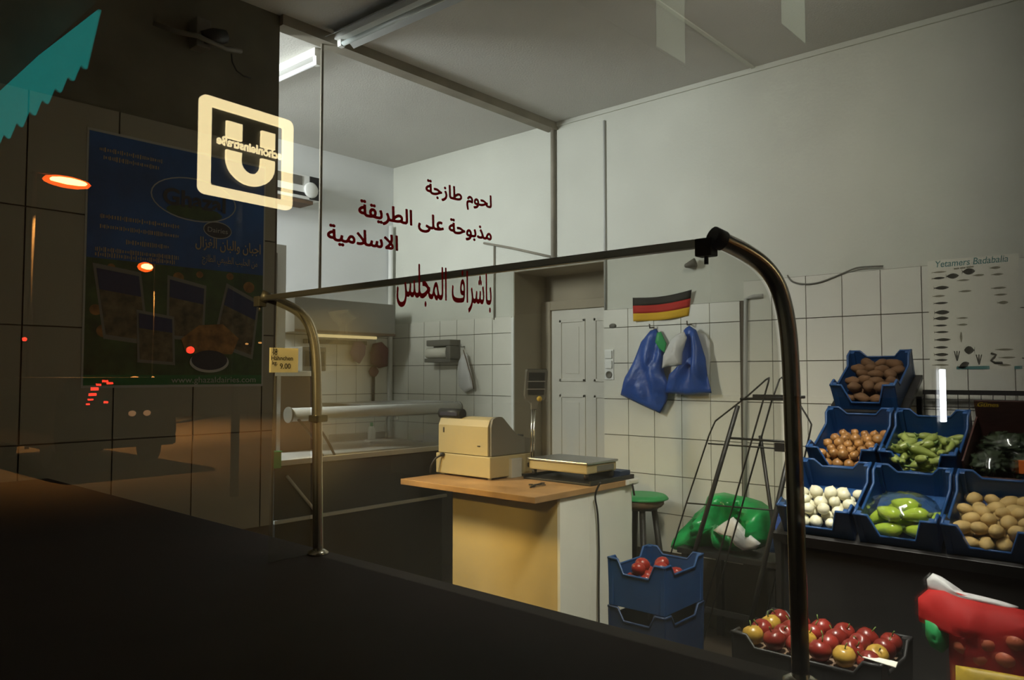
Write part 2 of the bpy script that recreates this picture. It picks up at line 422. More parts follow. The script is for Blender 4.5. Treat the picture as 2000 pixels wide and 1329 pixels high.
q = MB(); q.box((RW + .385, 3.045, 0), (RW + .44, 3.885, 2.345)).box((RW + .004, 3.879, 0), (RW + .385, 3.885, 2.345)).box((RW + .004, 3.045, 2.339), (RW + .385, 3.879, 2.345)).box((RW + .004, 3.045, 0), (RW + .385, 3.051, 2.339))
q.build('shaded_door_reveal', M['shadedreveal'], wall_right)
# grout bed behind each tiled field, then the tiles
for a, b, wl in (((RW - .004, .345, 0), (RW, 2.02, 2.117), wall_right), ((RW - .004, 2.02, 0), (RW, 3.045, 2.0), wall_right), ((RW - .004, 3.9, 0), (RW, BY, 1.99), wall_right),
                 ((2.3, BY - .004, 0), (RW, BY, 1.99), wall_back), ((-.78, WY - .004, 0), (2.095, WY, 2.70), wall_middle)):
    bx('grout_bed', a, b, M['grout'], wl)
tiles(wall_right, 'x', RW - .002, .345, 2.02, .66, 2.117, .2, .243, M['tile'], 3.045, 2.117)
for zt, z0 in ((2.0, 1.874), (1.874, .416)):
    tiles(wall_right, 'x', RW - .002, 2.045, 3.045, z0, zt, .2, .243, M['tile'], 3.045, zt)
    tiles(wall_right, 'x', RW - .002, 3.897, BY, max(z0, .9), zt, .2, .243, M['tile'], 3.897, zt)
    tiles(wall_back, 'y', BY - .002, 2.35, RW, max(z0, .9), zt, .2, .243, M['tile'], RW, zt)
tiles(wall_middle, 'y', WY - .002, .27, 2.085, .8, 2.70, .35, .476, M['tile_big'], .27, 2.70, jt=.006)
# white plastic edge strip of the tiled field beside the door recess
bx('edge_strip', (RW - .014, 3.875, .9), (RW, 3.899, 1.99), M['whiteplastic'], wall_right)

# panelled door deep in its recess
DX = RW + .345
door = struct(thing('door_1', None, None, (DX, 3.46, 0)))
bx('door_leaf', (DX, 3.06, .01), (DX + .035, 3.79, 2.06), M['door'], door)
for ya, yb in ((3.13, 3.38), (3.46, 3.71)):
    for za, zb in ((.15, .55), (.66, 1.40), (1.50, 1.98)):
        q = MB()
        for a, b in (((ya, za), (yb, za + .022)), ((ya, zb - .022), (yb, zb)), ((ya, za), (ya + .022, zb)), ((yb - .022, za), (yb, zb))):
            q.box((DX - .008, a[0], a[1]), (DX + .002, b[0], b[1]), .003)
        q.box((DX - .004, ya + .06, za + .06), (DX + .002, yb - .06, zb - .06), .002)
        q.build('door_panel', M['door'], door)
q = MB()
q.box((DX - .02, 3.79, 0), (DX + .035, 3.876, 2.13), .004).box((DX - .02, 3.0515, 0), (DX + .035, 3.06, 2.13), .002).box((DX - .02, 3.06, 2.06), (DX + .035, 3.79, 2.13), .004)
q.build('door_frame', M['shadedreveal'], door)

# shop window: pane, frame, masonry round it
win = struct(thing('window_1', None, None, (1.9, GY, .08)))
bx('pane', (-.72, GY, .10), (4.36, GY + .005, 3.2), M['window'], win)
q = MB()
q.box((-.78, GY - .02, .04), (4.4, GY + .03, .10)).box((-.78, GY - .02, 3.2), (4.4, GY + .03, 3.26)).box((-.78, GY - .02, .1), (-.72, GY + .03, 3.2))
q.build('window_frame', M['blackmetal'], win)
q = MB()
q.box((-6, .30, -.12), (-.78, .34, 4.4)).box((-.78, .30, 3.26), (4.4, .34, 4.4)).box((-.78, .30, -.12), (4.4, .34, .04)).box((4.4, .30, -.12), (14, .34, 4.4))
struct(q.build('wall_front', M['facade'], origin=(0, .3, 0)))

# ================================================================== the street outside, seen only mirrored in the pane
struct(bx('pavement', (-14, -3.2, -.14), (34, .30, 0), M['road'], origin=(0, -1, 0)))
struct(bx('road', (-24, -30, -.26), (60, -3.2, -.12), M['road'], origin=(0, -10, 0)))
q = MB(); q.box((-24, -32, -.2), (60, -30.0, 27)); struct(q.build('wall_opposite', M['facade'], origin=(0, -30, 0)))
# ================================================================== glass counter at the window
TY, TX = .407, 1.043                        # near tube plane, x of the upright glass
LY = 1.53                                   # far tube
DZ = 1.134                                  # counter top
PD = Vector((-.113, .0575, 0)).normalized()        # the tubes lean inwards over the counter, a little into the shop
def onplane(px, py):
    d = ray(px, py); nrm = Vector((-PD.y, PD.x, 0)); return CAM + d * ((Vector((TX, TY, 0)) - Vector((CAM.x, CAM.y, 0))).dot(nrm) / d.dot(nrm))
prof = [onplane(px, py) for px, py in ((1405, 468), (1452, 491), (1489, 517), (1514, 549), (1529, 590), (1539, 645), (1545, 730), (1551, 900), (1558, 1120), (1564, 1312))]
prof = [((p.x - TX), (p.y - TY), p.z) for p in prof]; prof[-1] = (prof[-1][0], prof[-1][1], DZ)
def smooth(pts, n=4):
    out = []
    for i in range(len(pts) - 1):
        p0, p1, p2, p3 = pts[max(i - 1, 0)], pts[i], pts[i + 1], pts[min(i + 2, len(pts) - 1)]
        for k in range(n):
            t = k / n
            out.append(tuple(.5 * (2 * b + (c - a) * t + (2 * a - 5 * b + 4 * c - d) * t * t + (3 * b - a - 3 * c + d) * t ** 3) for a, b, c, d in zip(p0, p1, p2, p3)))
    out.append(tuple(pts[-1])); return out
profs = smooth(prof)
ctr = thing('glass_counter', 'dark shop counter with a bent steel-tube frame and curved glass screen', 'counter', (.6, 1.9, 0))
bx('counter_top', (.10, .365, DZ - .03), (TX + .035, WY - .012, DZ), M['deck'], ctr, .004)
bx('counter_body', (.16, .385, .05), (TX - .01, WY - .03, DZ - .03), M['deck'], ctr)
bx('kick_plate', (.20, .40, 0), (TX - .05, WY - .05, .05), M['black'], ctr)
for y in (TY, LY):
    q = MB(); q.tube([(TX + x, y + dy, z) for x, dy, z in profs], .0118, 14)
    p = q.build('tube_post', M['chrome'], ctr)
    a = Vector((TX + prof[0][0], y + prof[0][1], prof[0][2])); d = (Vector((TX + prof[1][0], y + prof[1][1], prof[1][2])) - a).normalized()
    q = MB(); q.tube([a - d * .012, a + d * .006], .0135, 14); q.build('end_cap', M['black'], p)
    q = MB(); q.box((a.x - .016, a.y + .004, a.z - .022), (a.x + .004, a.y + .028, a.z + .002), .002)
    q.tube([(a.x - .006, a.y + .016, a.z - .022), (a.x - .006, a.y + .016, a.z - .032)], .003, 8); q.build('clamp', M['black'], p)
    q = MB(); q.lathe([(.0, 0), (.024, 0), (.024, .006), (.014, .012), (0, .012)], 16, Matrix.Translation((TX + prof[-1][0], y + prof[-1][1], DZ))); q.build('base_flange', M['chrome'], p)
    if y == LY:
        zc = ony(640, 817, LY); q = MB(); q.box((TX - .022, y - .014, zc.z - .008), (TX + .012, y + .016, zc.z + .008), .003); q.build('clamp', M['black'], p)
# top edge rail and the bent pane just inside the tubes
ox, oy, rz = prof[0]; rx = TX + ox
q = MB(); q.box((rx - .010, TY + oy + .01, rz - .009), (rx + .002, LY + oy + .01, rz + .003), .002); q.build('edge_rail', M['steel'], ctr)
q = MB(); gl = []
for k, (x, dy, z) in enumerate(profs):
    a = Vector(profs[max(k - 1, 0)]); b = Vector(profs[min(k + 1, len(profs) - 1)]); t = (b - a).normalized(); nx, nz = -t.z, t.x
    if nx > 0: nx, nz = -nx, -nz
    gl.append([q.bm.verts.new((TX + x + nx * o, y + dy, z + nz * o)) for o in (.004, .0085) for y in (TY + .013, LY - .013)])
for A, B in zip(gl, gl[1:]):
    for i, j in ((0, 1), (3, 2)):
        f = q.bm.faces.new((A[i], A[j], B[j], B[i])); f.smooth = True
q.build('curved_pane', M['counterglass'], ctr)
# end pane at the far end
out = [(TX + x - .012, LY + .013, z) for x, dy, z in profs[2:]] + [(rx - .01, LY + .013, DZ)]
q = MB(); q.prism(out, (0, .004, 0)); q.build('end_pane', M['counterglass'], ctr)
# price card on the end pane
pc = thing('price_card', 'cream price card in black lettering taped to the end pane of the glass counter', 'price card', tuple(ony(555, 728, LY + .010)))
A = ony(527, 728, LY + .009); B = ony(583, 681, LY + .009)
bx('card', (A.x, LY + .0095, A.z), (B.x, LY + .0115, B.z), M['cardpaper'], pc)
q = MB(); cw = B.x - A.x; ch = B.z - A.z
for tx, fx, fz, hh in (('kg.', .10, .86, .22), ('90€', .08, .70, .22), ('Hähnchen', .04, .50, .25), ('kg.', .08, .32, .22), ('9.00', .34, .16, .30)):
    lettering(q, tx, (A.x + cw * fx, LY + .0088, A.z + ch * fz), (1, 0, 0), (0, 0, 1), height=ch * hh, offset=.012)
q.build('lettering', M['black'], pc)

# ================================================================== things fixed to the walls
import numpy as np
def bold_lettering(mb, body, org, ux, uz, width, height, bold, res=72):
    '''outlines joined, fattened evenly and cut into a flat film'''
    g = glyphs(body); P = [p for o, _ in g for p in o]
    x0, x1 = min(p[0] for p in P), max(p[0] for p in P); y0, y1 = min(p[1] for p in P), max(p[1] for p in P)
    pad = int(bold * res) + 4; W = int((x1 - x0) * res) + 2 * pad; H = int((y1 - y0) * res) + 2 * pad
    SS = 2; mask = np.zeros((H * SS, W * SS), bool); xs = (np.arange(W * SS) + .5) / SS
    cv = lambda p: ((p[0] - x0) * res + pad, (p[1] - y0) * res + pad)
    for o, hs in g:
        m_ = np.zeros_like(mask)
        for lp in [o] + hs:
            q_ = [cv(p) for p in lp]
            for (ax_, ay_), (bx2, by2) in zip(q_, q_[1:] + q_[:1]):
                if ay_ > by2: ax_, ay_, bx2, by2 = bx2, by2, ax_, ay_
                for r in range(max(0, math.ceil(ay_ * SS - .5)), min(H * SS - 1, math.ceil(by2 * SS - .5) - 1) + 1):
                    xi = ax_ + (bx2 - ax_) * ((r + .5) / SS - ay_) / (by2 - ay_); m_[r] ^= xs > xi
        mask |= m_
    d = bold * res * SS; big_ = mask.copy(); k = int(d) + 1
    for dy in range(-k, k + 1):
        for dx in range(-k, k + 1):
            if 0 < dx * dx + dy * dy <= d * d: big_ |= np.roll(np.roll(mask, dy, 0), dx, 1)
    f = big_.astype(float)
    for _ in range(2): f = (f + np.roll(f, 1, 0) + np.roll(f, -1, 0)) / 3; f = (f + np.roll(f, 1, 1) + np.roll(f, -1, 1)) / 3
    f = f.reshape(H, SS, W, SS).mean((1, 3))
    sx = width / (x1 - x0); org = Vector(org); ux = Vector(ux); uz = Vector(uz); vm = {}
    def vert(x, y):
        key = (round(x, 3), round(y, 3))
        if key not in vm: vm[key] = mb.bm.verts.new(org + ux * ((x - pad) / res * sx) + uz * (((y - pad) / res + y0) * height))
        return vm[key]
    for r in range(H - 1):
        run = None
        for c in range(W):
            v = [f[r, c], f[r, c + 1], f[r + 1, c + 1], f[r + 1, c]] if c < W - 1 else [0] * 4
            ins = [a > .5 for a in v]
            if all(ins):
                if run is None: run = c
                continue
            if run is not None:
                mb.bm.faces.new((vert(run, r), vert(c, r), vert(c, r + 1), vert(run, r + 1))); run = None
            if any(ins):
                cor = [(c, r), (c + 1, r), (c + 1, r + 1), (c, r + 1)]; poly = []
                for i in range(4):
                    j = (i + 1) % 4
                    if ins[i]: poly.append(cor[i])
                    if ins[i] != ins[j]:
                        t = (.5 - v[i]) / (v[j] - v[i]); poly.append((cor[i][0] + (cor[j][0] - cor[i][0]) * t, cor[i][1] + (cor[j][1] - cor[i][1]) * t))
                vs = []
                for p in poly:
                    q_ = vert(*p)
                    if q_ not in vs: vs.append(q_)
                if len(vs) > 2:
                    try: mb.bm.faces.new(vs)
                    except ValueError: pass
def decal_lines():
    """red lettering on the inner face of the pane"""
    y = GY + .0062
    for txt, L, Rr, alif, off, lab in (
            ('لحوم طازجة', (832, 379), (960, 404), 25, .032, 'dark red Arabic words, top line on the shop window'),
            ('مذبوحة على الطريقة', (701, 424), (960, 466), 28, .032, 'dark red Arabic words, second and widest line on the shop window'),
            ('الاسلامية', (640, 470), (777, 487), 29, .032, 'single dark red Arabic word, third line on the shop window'),
            ('باشراف المجلس', (775, 565), (960, 604), 62, .016, 'stretched dark red Arabic words low on the window over the rail')):
        a = ony(*L, y); b = ony(*Rr, y); z = (a.z + b.z) / 2
        mid = ony((L[0] + Rr[0]) / 2, 400, y); pm = FPX / ((mid - CAM).dot(ROT @ Vector((0, 0, -1))))
        q = MB(); bold_lettering(q, arabic(txt), (a.x, y, z), (1, 0, 0), (0, 0, 1), b.x - a.x, alif / pm / .714, off)
        tag(q.build('window_lettering', M['redprint'], origin=(a.x, y, z)), lab, 'lettering', 'lettering on the shop window')
decal_lines()

# dairy poster on the dark tiled wall
PY = WY - .0135
pa, pb = ony(166, 757, PY), ony(514, 345, PY)
px0, px1, pz0, pz1 = 1.19, 2.025, 1.495, 2.60
PW, PH = px1 - px0, pz1 - pz0
poster = thing('dairy_poster', 'large blue and green dairy poster on the dark tiled wall', 'poster', (px0 + PW / 2, PY, pz0))
bx('poster_sheet', (px0, PY, pz0), (px1, PY + .003, pz1), M['print_pale'], poster)
def pp(u, v, k=1): return Vector((px0 + u * PW, PY - .0006 * k, pz0 + v * PH))
def quad(name, m, pts, k=1):
    q = MB(); q.prism([pp(u, v, k) for u, v in pts], (0, .0004, 0)); return q.build(name, m, poster)
quad('sky_print', M['print_blue'], [(.01, .50), (.99, .50), (.99, .99), (.01, .99)])
quad('meadow_print', M['print_green'], [(.01, .05), (.99, .05), (.99, .50), (.01, .50)])
quad('strip_print', M['print_teal'], [(.01, .01), (.99, .01), (.99, .05), (.01, .05)])
def oval(name, m, u, v, ru, rv, k, ring=None):
    pts = [(u + ru * math.cos(t * math.pi / 16), v + rv * math.sin(t * math.pi / 16)) for t in range(32)]
    return quad(name, m, pts, k)
oval('logo_rim', M['print_pale'], .565, .79, .245, .092, 2); oval('logo', M['print_blue'], .565, .79, .238, .087, 3)
oval('logo_foot', M['print_green'], .565, .735, .16, .03, 3.5)
oval('badge_rim', M['print_pale'], .70, .675, .085, .037, 4); oval('badge', M['print_dark'], .70, .675, .08, .033, 5)
q = MB(); lettering(q, 'Ghazal', pp(.565, .755, 6), (1, 0, 0), (0, 0, 1), width=.36 * PW, height=.095 * PH, offset=.03, align='C'); q.build('lettering', M['print_dark'], poster)
q = MB(); lettering(q, 'Dairies', pp(.70, .664, 7), (1, 0, 0), (0, 0, 1), width=.12 * PW, height=.03 * PH, align='C')
lettering(q, 'www.ghazaldairies.com', pp(.70, .018, 7), (1, 0, 0), (0, 0, 1), width=.5 * PW, height=.035 * PH, align='C'); q.build('lettering', M['print_pale'], poster)
q = MB(); lettering(q, arabic('اجبان والبان الغزال'), pp(.97, .595, 6), (1, 0, 0), (0, 0, 1), width=.40 * PW, height=.06 * PH, offset=.015, align='R')
lettering(q, arabic('من الحليب الطبيعي الطازج'), pp(.95, .535, 6), (1, 0, 0), (0, 0, 1), width=.34 * PW, height=.042 * PH, align='R')
q.build('lettering', M['print_letter'], poster)
q = MB()                                     # lines of small print too faint to read: hairline strokes
rnd = random.Random(4)
for v, u0, u1 in ((.925, .06, .38), (.895, .08, .36), (.665, .07, .48), (.625, .07, .48), (.575, .20, .42), (.535, .05, .48), (.515, .05, .46)):
    u = u0
    while u < u1:
        d = rnd.uniform(.006, .014); hgt = rnd.uniform(.008, .02)
        q.prism([pp(a, b, 3) for a, b in ((u, v - hgt / 2), (u + d * .5, v - hgt / 2), (u + d * .5, v + hgt / 2), (u, v + hgt / 2))], (0, .0004, 0)); u += d
tag(q.build('small_print', M['print_letter'], poster), None, None, kind='stuff')
for pts, nm in ((((.10, .19), (.33, .17), (.28, .46), (.04, .48)), 0), (((.42, .20), (.63, .19), (.64, .43), (.42, .46)), 0), (((.68, .18), (.93, .12), (.97, .38), (.76, .45)), 0), (((.27, .10), (.47, .09), (.46, .29), (.26, .31)), 0)):
    c = (sum(p[0] for p in pts) / 4, sum(p[1] for p in pts) / 4)
    quad('cheese_pack', M['print_grey'], pts, 2 if pts[0][0] != .27 else 4)
    k = 3 if pts[0][0] != .27 else 5
    sh = lambda p, s, dv=0: (c[0] + (p[0] - c[0]) * s, c[1] + (p[1] - c[1]) * s + dv)
    quad('pack_picture', M['print_tan'], [sh(p, .88) for p in pts], k)
    a, b, cc, d = [sh(p, .88) for p in pts]; mx = lambda p, q_, t: (p[0] + (q_[0] - p[0]) * t, p[1] + (q_[1] - p[1]) * t)
    quad('pack_band', M['print_navy'], [mx(a, d, .68), mx(b, cc, .68), cc, d], k + .5)
quad('curd_pile', M['print_orange'], [(.53, .14), (.80, .14), (.84, .21), (.74, .27), (.60, .26), (.50, .2)], 5)
oval('bowl_rim', M['print_pale'], .665, .105, .115, .045, 6); oval('bowl', M['print_dark'], .665, .113, .105, .042, 7)
for u, v, r in ((.48, .455, .03), (.60, .475, .02), (.90, .44, .035), (.13, .47, .02), (.2, .45, .025), (.06, .3, .03), (.1, .22, .035), (.78, .48, .022)): oval('flower', M['print_orange'], u, v, r, r * .7, 1.8)

# old lamp bracket with loose cable above the poster
lb = thing('wall_bracket', 'dark cluttered lamp bracket with loose cable high on the tiled wall', 'bracket', tuple(ony(395, 75, WY - .03)))
p = lambda x, y, d=.03: ony(x, y, WY - d)
q = MB(); a, b = p(372, 95), p(402, 48); q.box((a.x, WY - .09, a.z), (b.x, WY - .01, b.z), .008); q.build('mount', M['greyplastic'], lb)
tb('arm', [p(300, 45), p(345, 62, .08), p(385, 70, .12), p(440, 95, .10), p(470, 100, .05)], .012, M['greyplastic'], lb)
q = MB(); q.lathe([(0, -.06), (.028, -.06), (.04, .0), (.03, .06), (0, .06)], 12, Matrix.Translation(p(418, 72, .09)) @ Matrix.Rotation(R(70), 4, 'Y')); q.build('lamp_socket', M['black'], lb)
tb('cable', [p(452, 105), p(454, 122), p(462, 138), p(475, 148), p(490, 153)], .004, M['black'], lb, 6)

# German flag
fl = thing('german_flag', 'small black, red and gold flag pinned to the tiled wall above the bags', 'flag', tuple(onx(1290, 628, RW - .02)))
tl, tr, br, bl = (1236, 582), (1347, 569), (1345, 617), (1237, 628)
def flagpt(u, v):
    a = Vector(tl).lerp(Vector(tr), u); b = Vector(bl).lerp(Vector(br), u); p2 = a.lerp(b, v)
    p2.y += 4 * math.sin(u * math.pi * 1.0) * (1 - .3 * v) + (-3 * u * u * u * (1 - v))
    p2.x += (4 * (1 - v) * u)
    return onx(p2.x, p2.y, RW - .022 - .008 * math.sin(u * 9 + v * 2))
for k, nm in enumerate(('flag_black', 'flag_red', 'flag_gold')):
    q = MB(); g = [[q.bm.verts.new(flagpt(i / 14, (k + j / 3) / 3)) for j in range(4)] for i in range(15)]
    for i in range(14):
        for j in range(3):
            f = q.bm.faces.new((g[i][j], g[i + 1][j], g[i + 1][j + 1], g[i][j + 1])); f.smooth = True
    o = q.build('stripe', M[nm], fl, recalc=False); md = o.modifiers.new('thick', 'SOLIDIFY'); md.thickness = .002; o['label'] = ('black', 'red', 'gold')[k] + ' stripe'

# fish chart
FX = RW - .0135
A, B = onx(1817, 728, FX), onx(1990, 498, FX)
fy0, fy1 = A.y, B.y; ft, fb = onx(1817, 510, FX).z, onx(1817, 722, FX).z
fish = thing('fish_chart', 'pale paper chart of fish silhouettes on the tiled wall above the vegetable rack', 'poster', (FX, (fy0 + fy1) / 2, fb))
bx('chart_sheet', (FX, fy1, fb), (FX + .0025, fy0, ft), M['paper'], fish)
FW, FH = fy0 - fy1, ft - fb
def fp(u, v, k=1): return Vector((FX - .0006 * k, fy0 - u * FW, ft - v * FH))
def fishshape(q, u, v, l, h, ang=0):
    prof_ = [(-.5, .55), (-.42, .05), (-.36, .16), (-.15, .42), (.08, .5), (.3, .38), (.45, .14), (.5, 0), (.45, -.14), (.3, -.36), (.08, -.5), (-.15, -.40), (-.36, -.16), (-.42, -.05), (-.5, -.55), (-.46, 0)]
    ca, sa = math.cos(ang), math.sin(ang)
    pts = []
    for a, b in prof_:
        x, y = a * l, b * h
        pts.append(fp(u + (x * ca - y * sa), v + (x * sa + y * ca), 1))
    q.prism(pts, (.0004, 0, 0))
dark = [(.12, .165, .16, .022), (.15, .255, .18, .035), (.14, .395, .17, .022), (.15, .48, .18, .042), (.14, .535, .18, .035), (.13, .60, .16, .02), (.14, .66, .17, .02), (.15, .73, .19, .028),
        (.13, .80, .17, .025), (.13, .865, .17, .03), (.13, .915, .15, .022), (.28, .155, .15, .05), (.46, .125, .15, .06), (.45, .83, .12, .075), (.38, .965, .13, .06)]
q = MB()
for k, (u, v, l, h) in enumerate(dark): fishshape(q, u, v, l, h, -.35 if k == 14 else (math.pi if k == 13 else 0))
for u, v in ((.31, .875), (.55, .91)):         # prawns
    for du in (-.03, 0, .03): q.prism([fp(u + du - .006, v - .04), fp(u + du + .006, v - .04), fp(u + .008, v + .05), fp(u - .008, v + .05)], (.0004, 0, 0))
o = q.build('fish_print', M['fishink'], fish); tag(o, None, None, kind='stuff')
q = MB()
for k, (u, v, l, h) in enumerate([(.13, .11, .18, .016), (.12, .33, .15, .02), (.40, .20, .14, .018), (.57, .165, .13, .02), (.75, .11, .12, .025), (.77, .17, .13, .02), (.42, .30, .15, .02), (.78, .29, .17, .02), (.80, .35, .14, .02), (.82, .42, .12, .03),
                  (.38, .54, .13, .016), (.38, .60, .12, .02), (.36, .71, .03, .1), (.82, .83, .2, .02), (.85, .90, .18, .018), (.12, .96, .2, .018), (.82, .965, .14, .02)]): fishshape(q, u, v, l, h)
o = q.build('fish_print', M['fishinkpale'], fish); tag(o, None, None, kind='stuff')
q = MB(); eel = [(.68, .86), (.73, .875), (.71, .90), (.68, .925), (.72, .945), (.80, .945)]
q.tube([fp(u, v) for u, v in eel], .006, 5); q.build('eel_print', M['fishink'], fish)
q = MB(); lettering(q, 'Yetamers Badabalia', fp(.09, .065, 1), (0, -1, 0), (0, 0, 1), width=FW * .80, height=FH * .085, offset=.01, shear=.15); q.build('lettering', M['teal'], fish)
q = MB()
for u0, u1, v in ((.30, .36, .085), (.37, .43, .083), (.44, .52, .08)): q.prism([fp(u0, v), fp(u1, v - .002), fp(u1, v + .012), fp(u0, v + .014)], (.0004, 0, 0))
tag(q.build('small_print', M['fishinkpale'], fish), None, None, kind='stuff')
for u0, u1 in ((.30, .66), (.92, 1.0)):
    q = MB(); q.prism([fp(u0, .975), fp(u1, .97), fp(u1, 1.0), fp(u0, 1.0)], (.0004, 0, 0)); q.build('teal_bar', M['teal'], fish)

# switch + socket, sticker, hook
sw = thing('switch_plate', 'white switch and socket plate on the tiles beside the door recess', 'switch', tuple(onx(1189, 742, RW - .012)))
A, B = onx(1182, 742, RW - .012), onx(1199, 683, RW - .012)
bx('back_plate', (RW - .018, B.y, A.z), (RW - .009, A.y, B.z), M['whiteplastic'], sw, .002)
hh = (B.z - A.z) / 3; yc = (A.y + B.y) / 2; wy = (A.y - B.y) * .36
for k in (1, 2): bx('rocker', (RW - .028, yc - wy, A.z + hh * (k + .12)), (RW - .016, yc + wy, A.z + hh * (k + .88)), M['whiteplastic'], sw, .002)
q = MB(); q.lathe([(.012, .0), (wy * .95, 0), (wy * .95, .006), (wy * .75, .006), (wy * .7, .002), (0, .002)], 18, Matrix.Translation((RW - .017, yc, A.z + hh * .5)) @ Matrix.Rotation(R(-90), 4, 'Y')); q.build('socket', M['greyplastic'], sw)
q = MB(); c = onx(1197, 637, RW - .0115); q.lathe([(0, 0), (.030, 0), (.030, .002), (0, .002)], 20, Matrix.Translation(c) @ Matrix.Rotation(R(-90), 4, 'Y') @ Matrix.Diagonal((.55, 1, 1, 1)))
tag(q.build('oval_sticker', M['greyplastic'], origin=c), 'small grey oval sticker on a tile above the switch plate', 'sticker')
hk = thing('wall_spotlight', 'small dark cone-shaped spotlight on the wall above the flag', 'lamp', tuple(onx(1340, 527, RW)))
c = onx(1338, 520, RW - .05)
q = MB(); q.lathe([(.012, 0), (.03, .07), (.027, .07), (0, .02)], 14, Matrix.Translation(c) @ Matrix.Rotation(R(75), 4, 'X') @ Matrix.Rotation(R(10), 4, 'Y')); q.build('lamp_shade', M['greyplastic'], hk)
q = MB(); q.tube([c, (RW, c.y, c.z)], .007, 8); q.build('bracket', M['greyplastic'], hk)

# pipes and cables on the walls
def pipe(name, pts, r, m, lab, cat='pipe', seg=8):
    return tag(tb(name, pts, r, m, None, seg), lab, cat)
pipe('conduit_pipe', [Vector((RW - .02, onx(1083, 240, RW).y, CZ - .05)), Vector((RW - .02, onx(1083, 240, RW).y, 2.36))], .017, M['drab_beige'], 'thick dirty beige pipe running down the corner under the ceiling beam')
pipe('conduit_pipe', [Vector((RW - .01, 3.03, CZ - .08)), Vector((RW - .01, 3.03, 2.0))], .0075, M['lightgrey'], 'thin grey pipe running down the wall to the door recess corner')
a = onx(1180, 210, RW - .01); a2 = onx(1160, 228, RW - .01)
q = MB(); q.tube([onx(1490, 578, RW - .02), onx(1470, 580, RW - .02), onx(1457, 584, RW - .02), onx(1456, 700, RW - .02), onx(1455, 1005, RW - .02)], .013, 10)
tag(q.build('heating_pipe', M['lightgrey'], origin=onx(1455, 1005, RW - .02)), 'pale vertical pipe on the tiles behind the wire stand', 'pipe')
pipe('hanging_cable', smooth([onx(*p, RW - .018) for p in ((1538, 538), (1548, 550), (1570, 555), (1600, 552), (1640, 537), (1672, 524), (1700, 521), (1725, 520))], 3), .0045, M['greyplastic'], 'thin grey cable sagging along the upper edge of the tiles', 'cable', 6)
pipe('cable_duct', [onx(945, 475, RW - .012), onx(1000, 485, RW - .012), onx(1081, 503, RW - .012)], .009, M['drab_beige'], 'sloping beige cable duct on the back room wall', 'cable')
pipe('cable_duct', [onx(965, 480, RW - .012), onx(965, 625, RW - .012)], .006, M['drab_beige'], 'thin upright beige cable duct on the back room wall', 'cable')
pipe('corner_pipe', [Vector((4.33, BY - .03, onx(765, 445, RW).z)), Vector((4.33, BY - .03, .9))], .022, M['whiteplastic'], 'white plastic pipe standing in the back room corner')
hp = ony(634, 78, WY); hp2 = ony(626, 566, WY)
hr = thing('hanging_rod', 'thin grey rod hanging down from the ceiling beam', 'rod', (hp.x, WY + .02, hp2.z))
tb('rod', [(hp.x, WY + .02, CZ - .05), (hp.x, WY + .02, hp2.z)], .0085, M['drab_beige'], hr); bx('foot', (hp.x - .04, WY + .008, hp2.z - .012), (hp.x + .012, WY + .032, hp2.z), M['drab_beige'], hr)

# ================================================================== ceiling lamps
def batten(name, a, b, label, tubem, width=.05, drop=.05, reflector=None):
    a, b = Vector(a), Vector(b); d = (b - a).normalized(); s = Vector((-d.y, d.x, 0))
    t = thing(name, label, 'ceiling lamp', tuple((a + b) / 2), 'fluorescent ceiling lamps')
    def bar(nm, h0, h1, wd, m, e0=0, e1=0, k=0):
        q = MB(); A, B = a + d * e0 + s * k, b - d * e1 + s * k
        q.prism([A + s * wd + Vector((0, 0, h0)), A - s * wd + Vector((0, 0, h0)), A - s * wd + Vector((0, 0, h1)), A + s * wd + Vector((0, 0, h1))], B - A)
        return q.build(nm, m, t)
    bar('housing', -.045, 0, width / 2, M['whiteplastic'])
    for p_, sg in ((a, 1), (b, -1)):
        q = MB(); q.prism([p_ + s * .016 + Vector((0, 0, -.045)), p_ - s * .016 + Vector((0, 0, -.045)), p_ - s * .013 + Vector((0, 0, -.045 - drop)), p_ + s * .013 + Vector((0, 0, -.045 - drop))], d * sg * .03); q.build('tube_holder', M['whiteplastic'], t)
    tb('tube', [a + d * .03 + Vector((0, 0, -.045 - drop * .6)), b - d * .03 + Vector((0, 0, -.045 - drop * .6))], .013, tubem, t, 12)
    if reflector:
        for k in (-1, 1):
            q = MB(); q.prism([a + s * k * width / 2 + Vector((0, 0, -.01)), a + s * k * (width / 2 + .06) + Vector((0, 0, -.05)), a + s * k * (width / 2 + .06) + Vector((0, 0, -.053)), a + s * k * width / 2 + Vector((0, 0, -.013))], b - a); q.build('reflector_wing', M['steel'], t)
    return t
a = onz(668, 70, CZ - .02)
batten('ceiling_lamp', (a.x, WY - .06, CZ), (a.x + .03, WY - 1.32, CZ), 'unlit fluorescent batten on the ceiling running up to the beam', M['tube_off'], .07, .035, True)
b = onz(622, 112, CZ - .05)
batten('ceiling_lamp', (b.x, b.y, CZ), (b.x - .02, b.y + 1.25, CZ), 'lit fluorescent tube lamp on the back room ceiling beside the hanging rod', M['tube_on'])

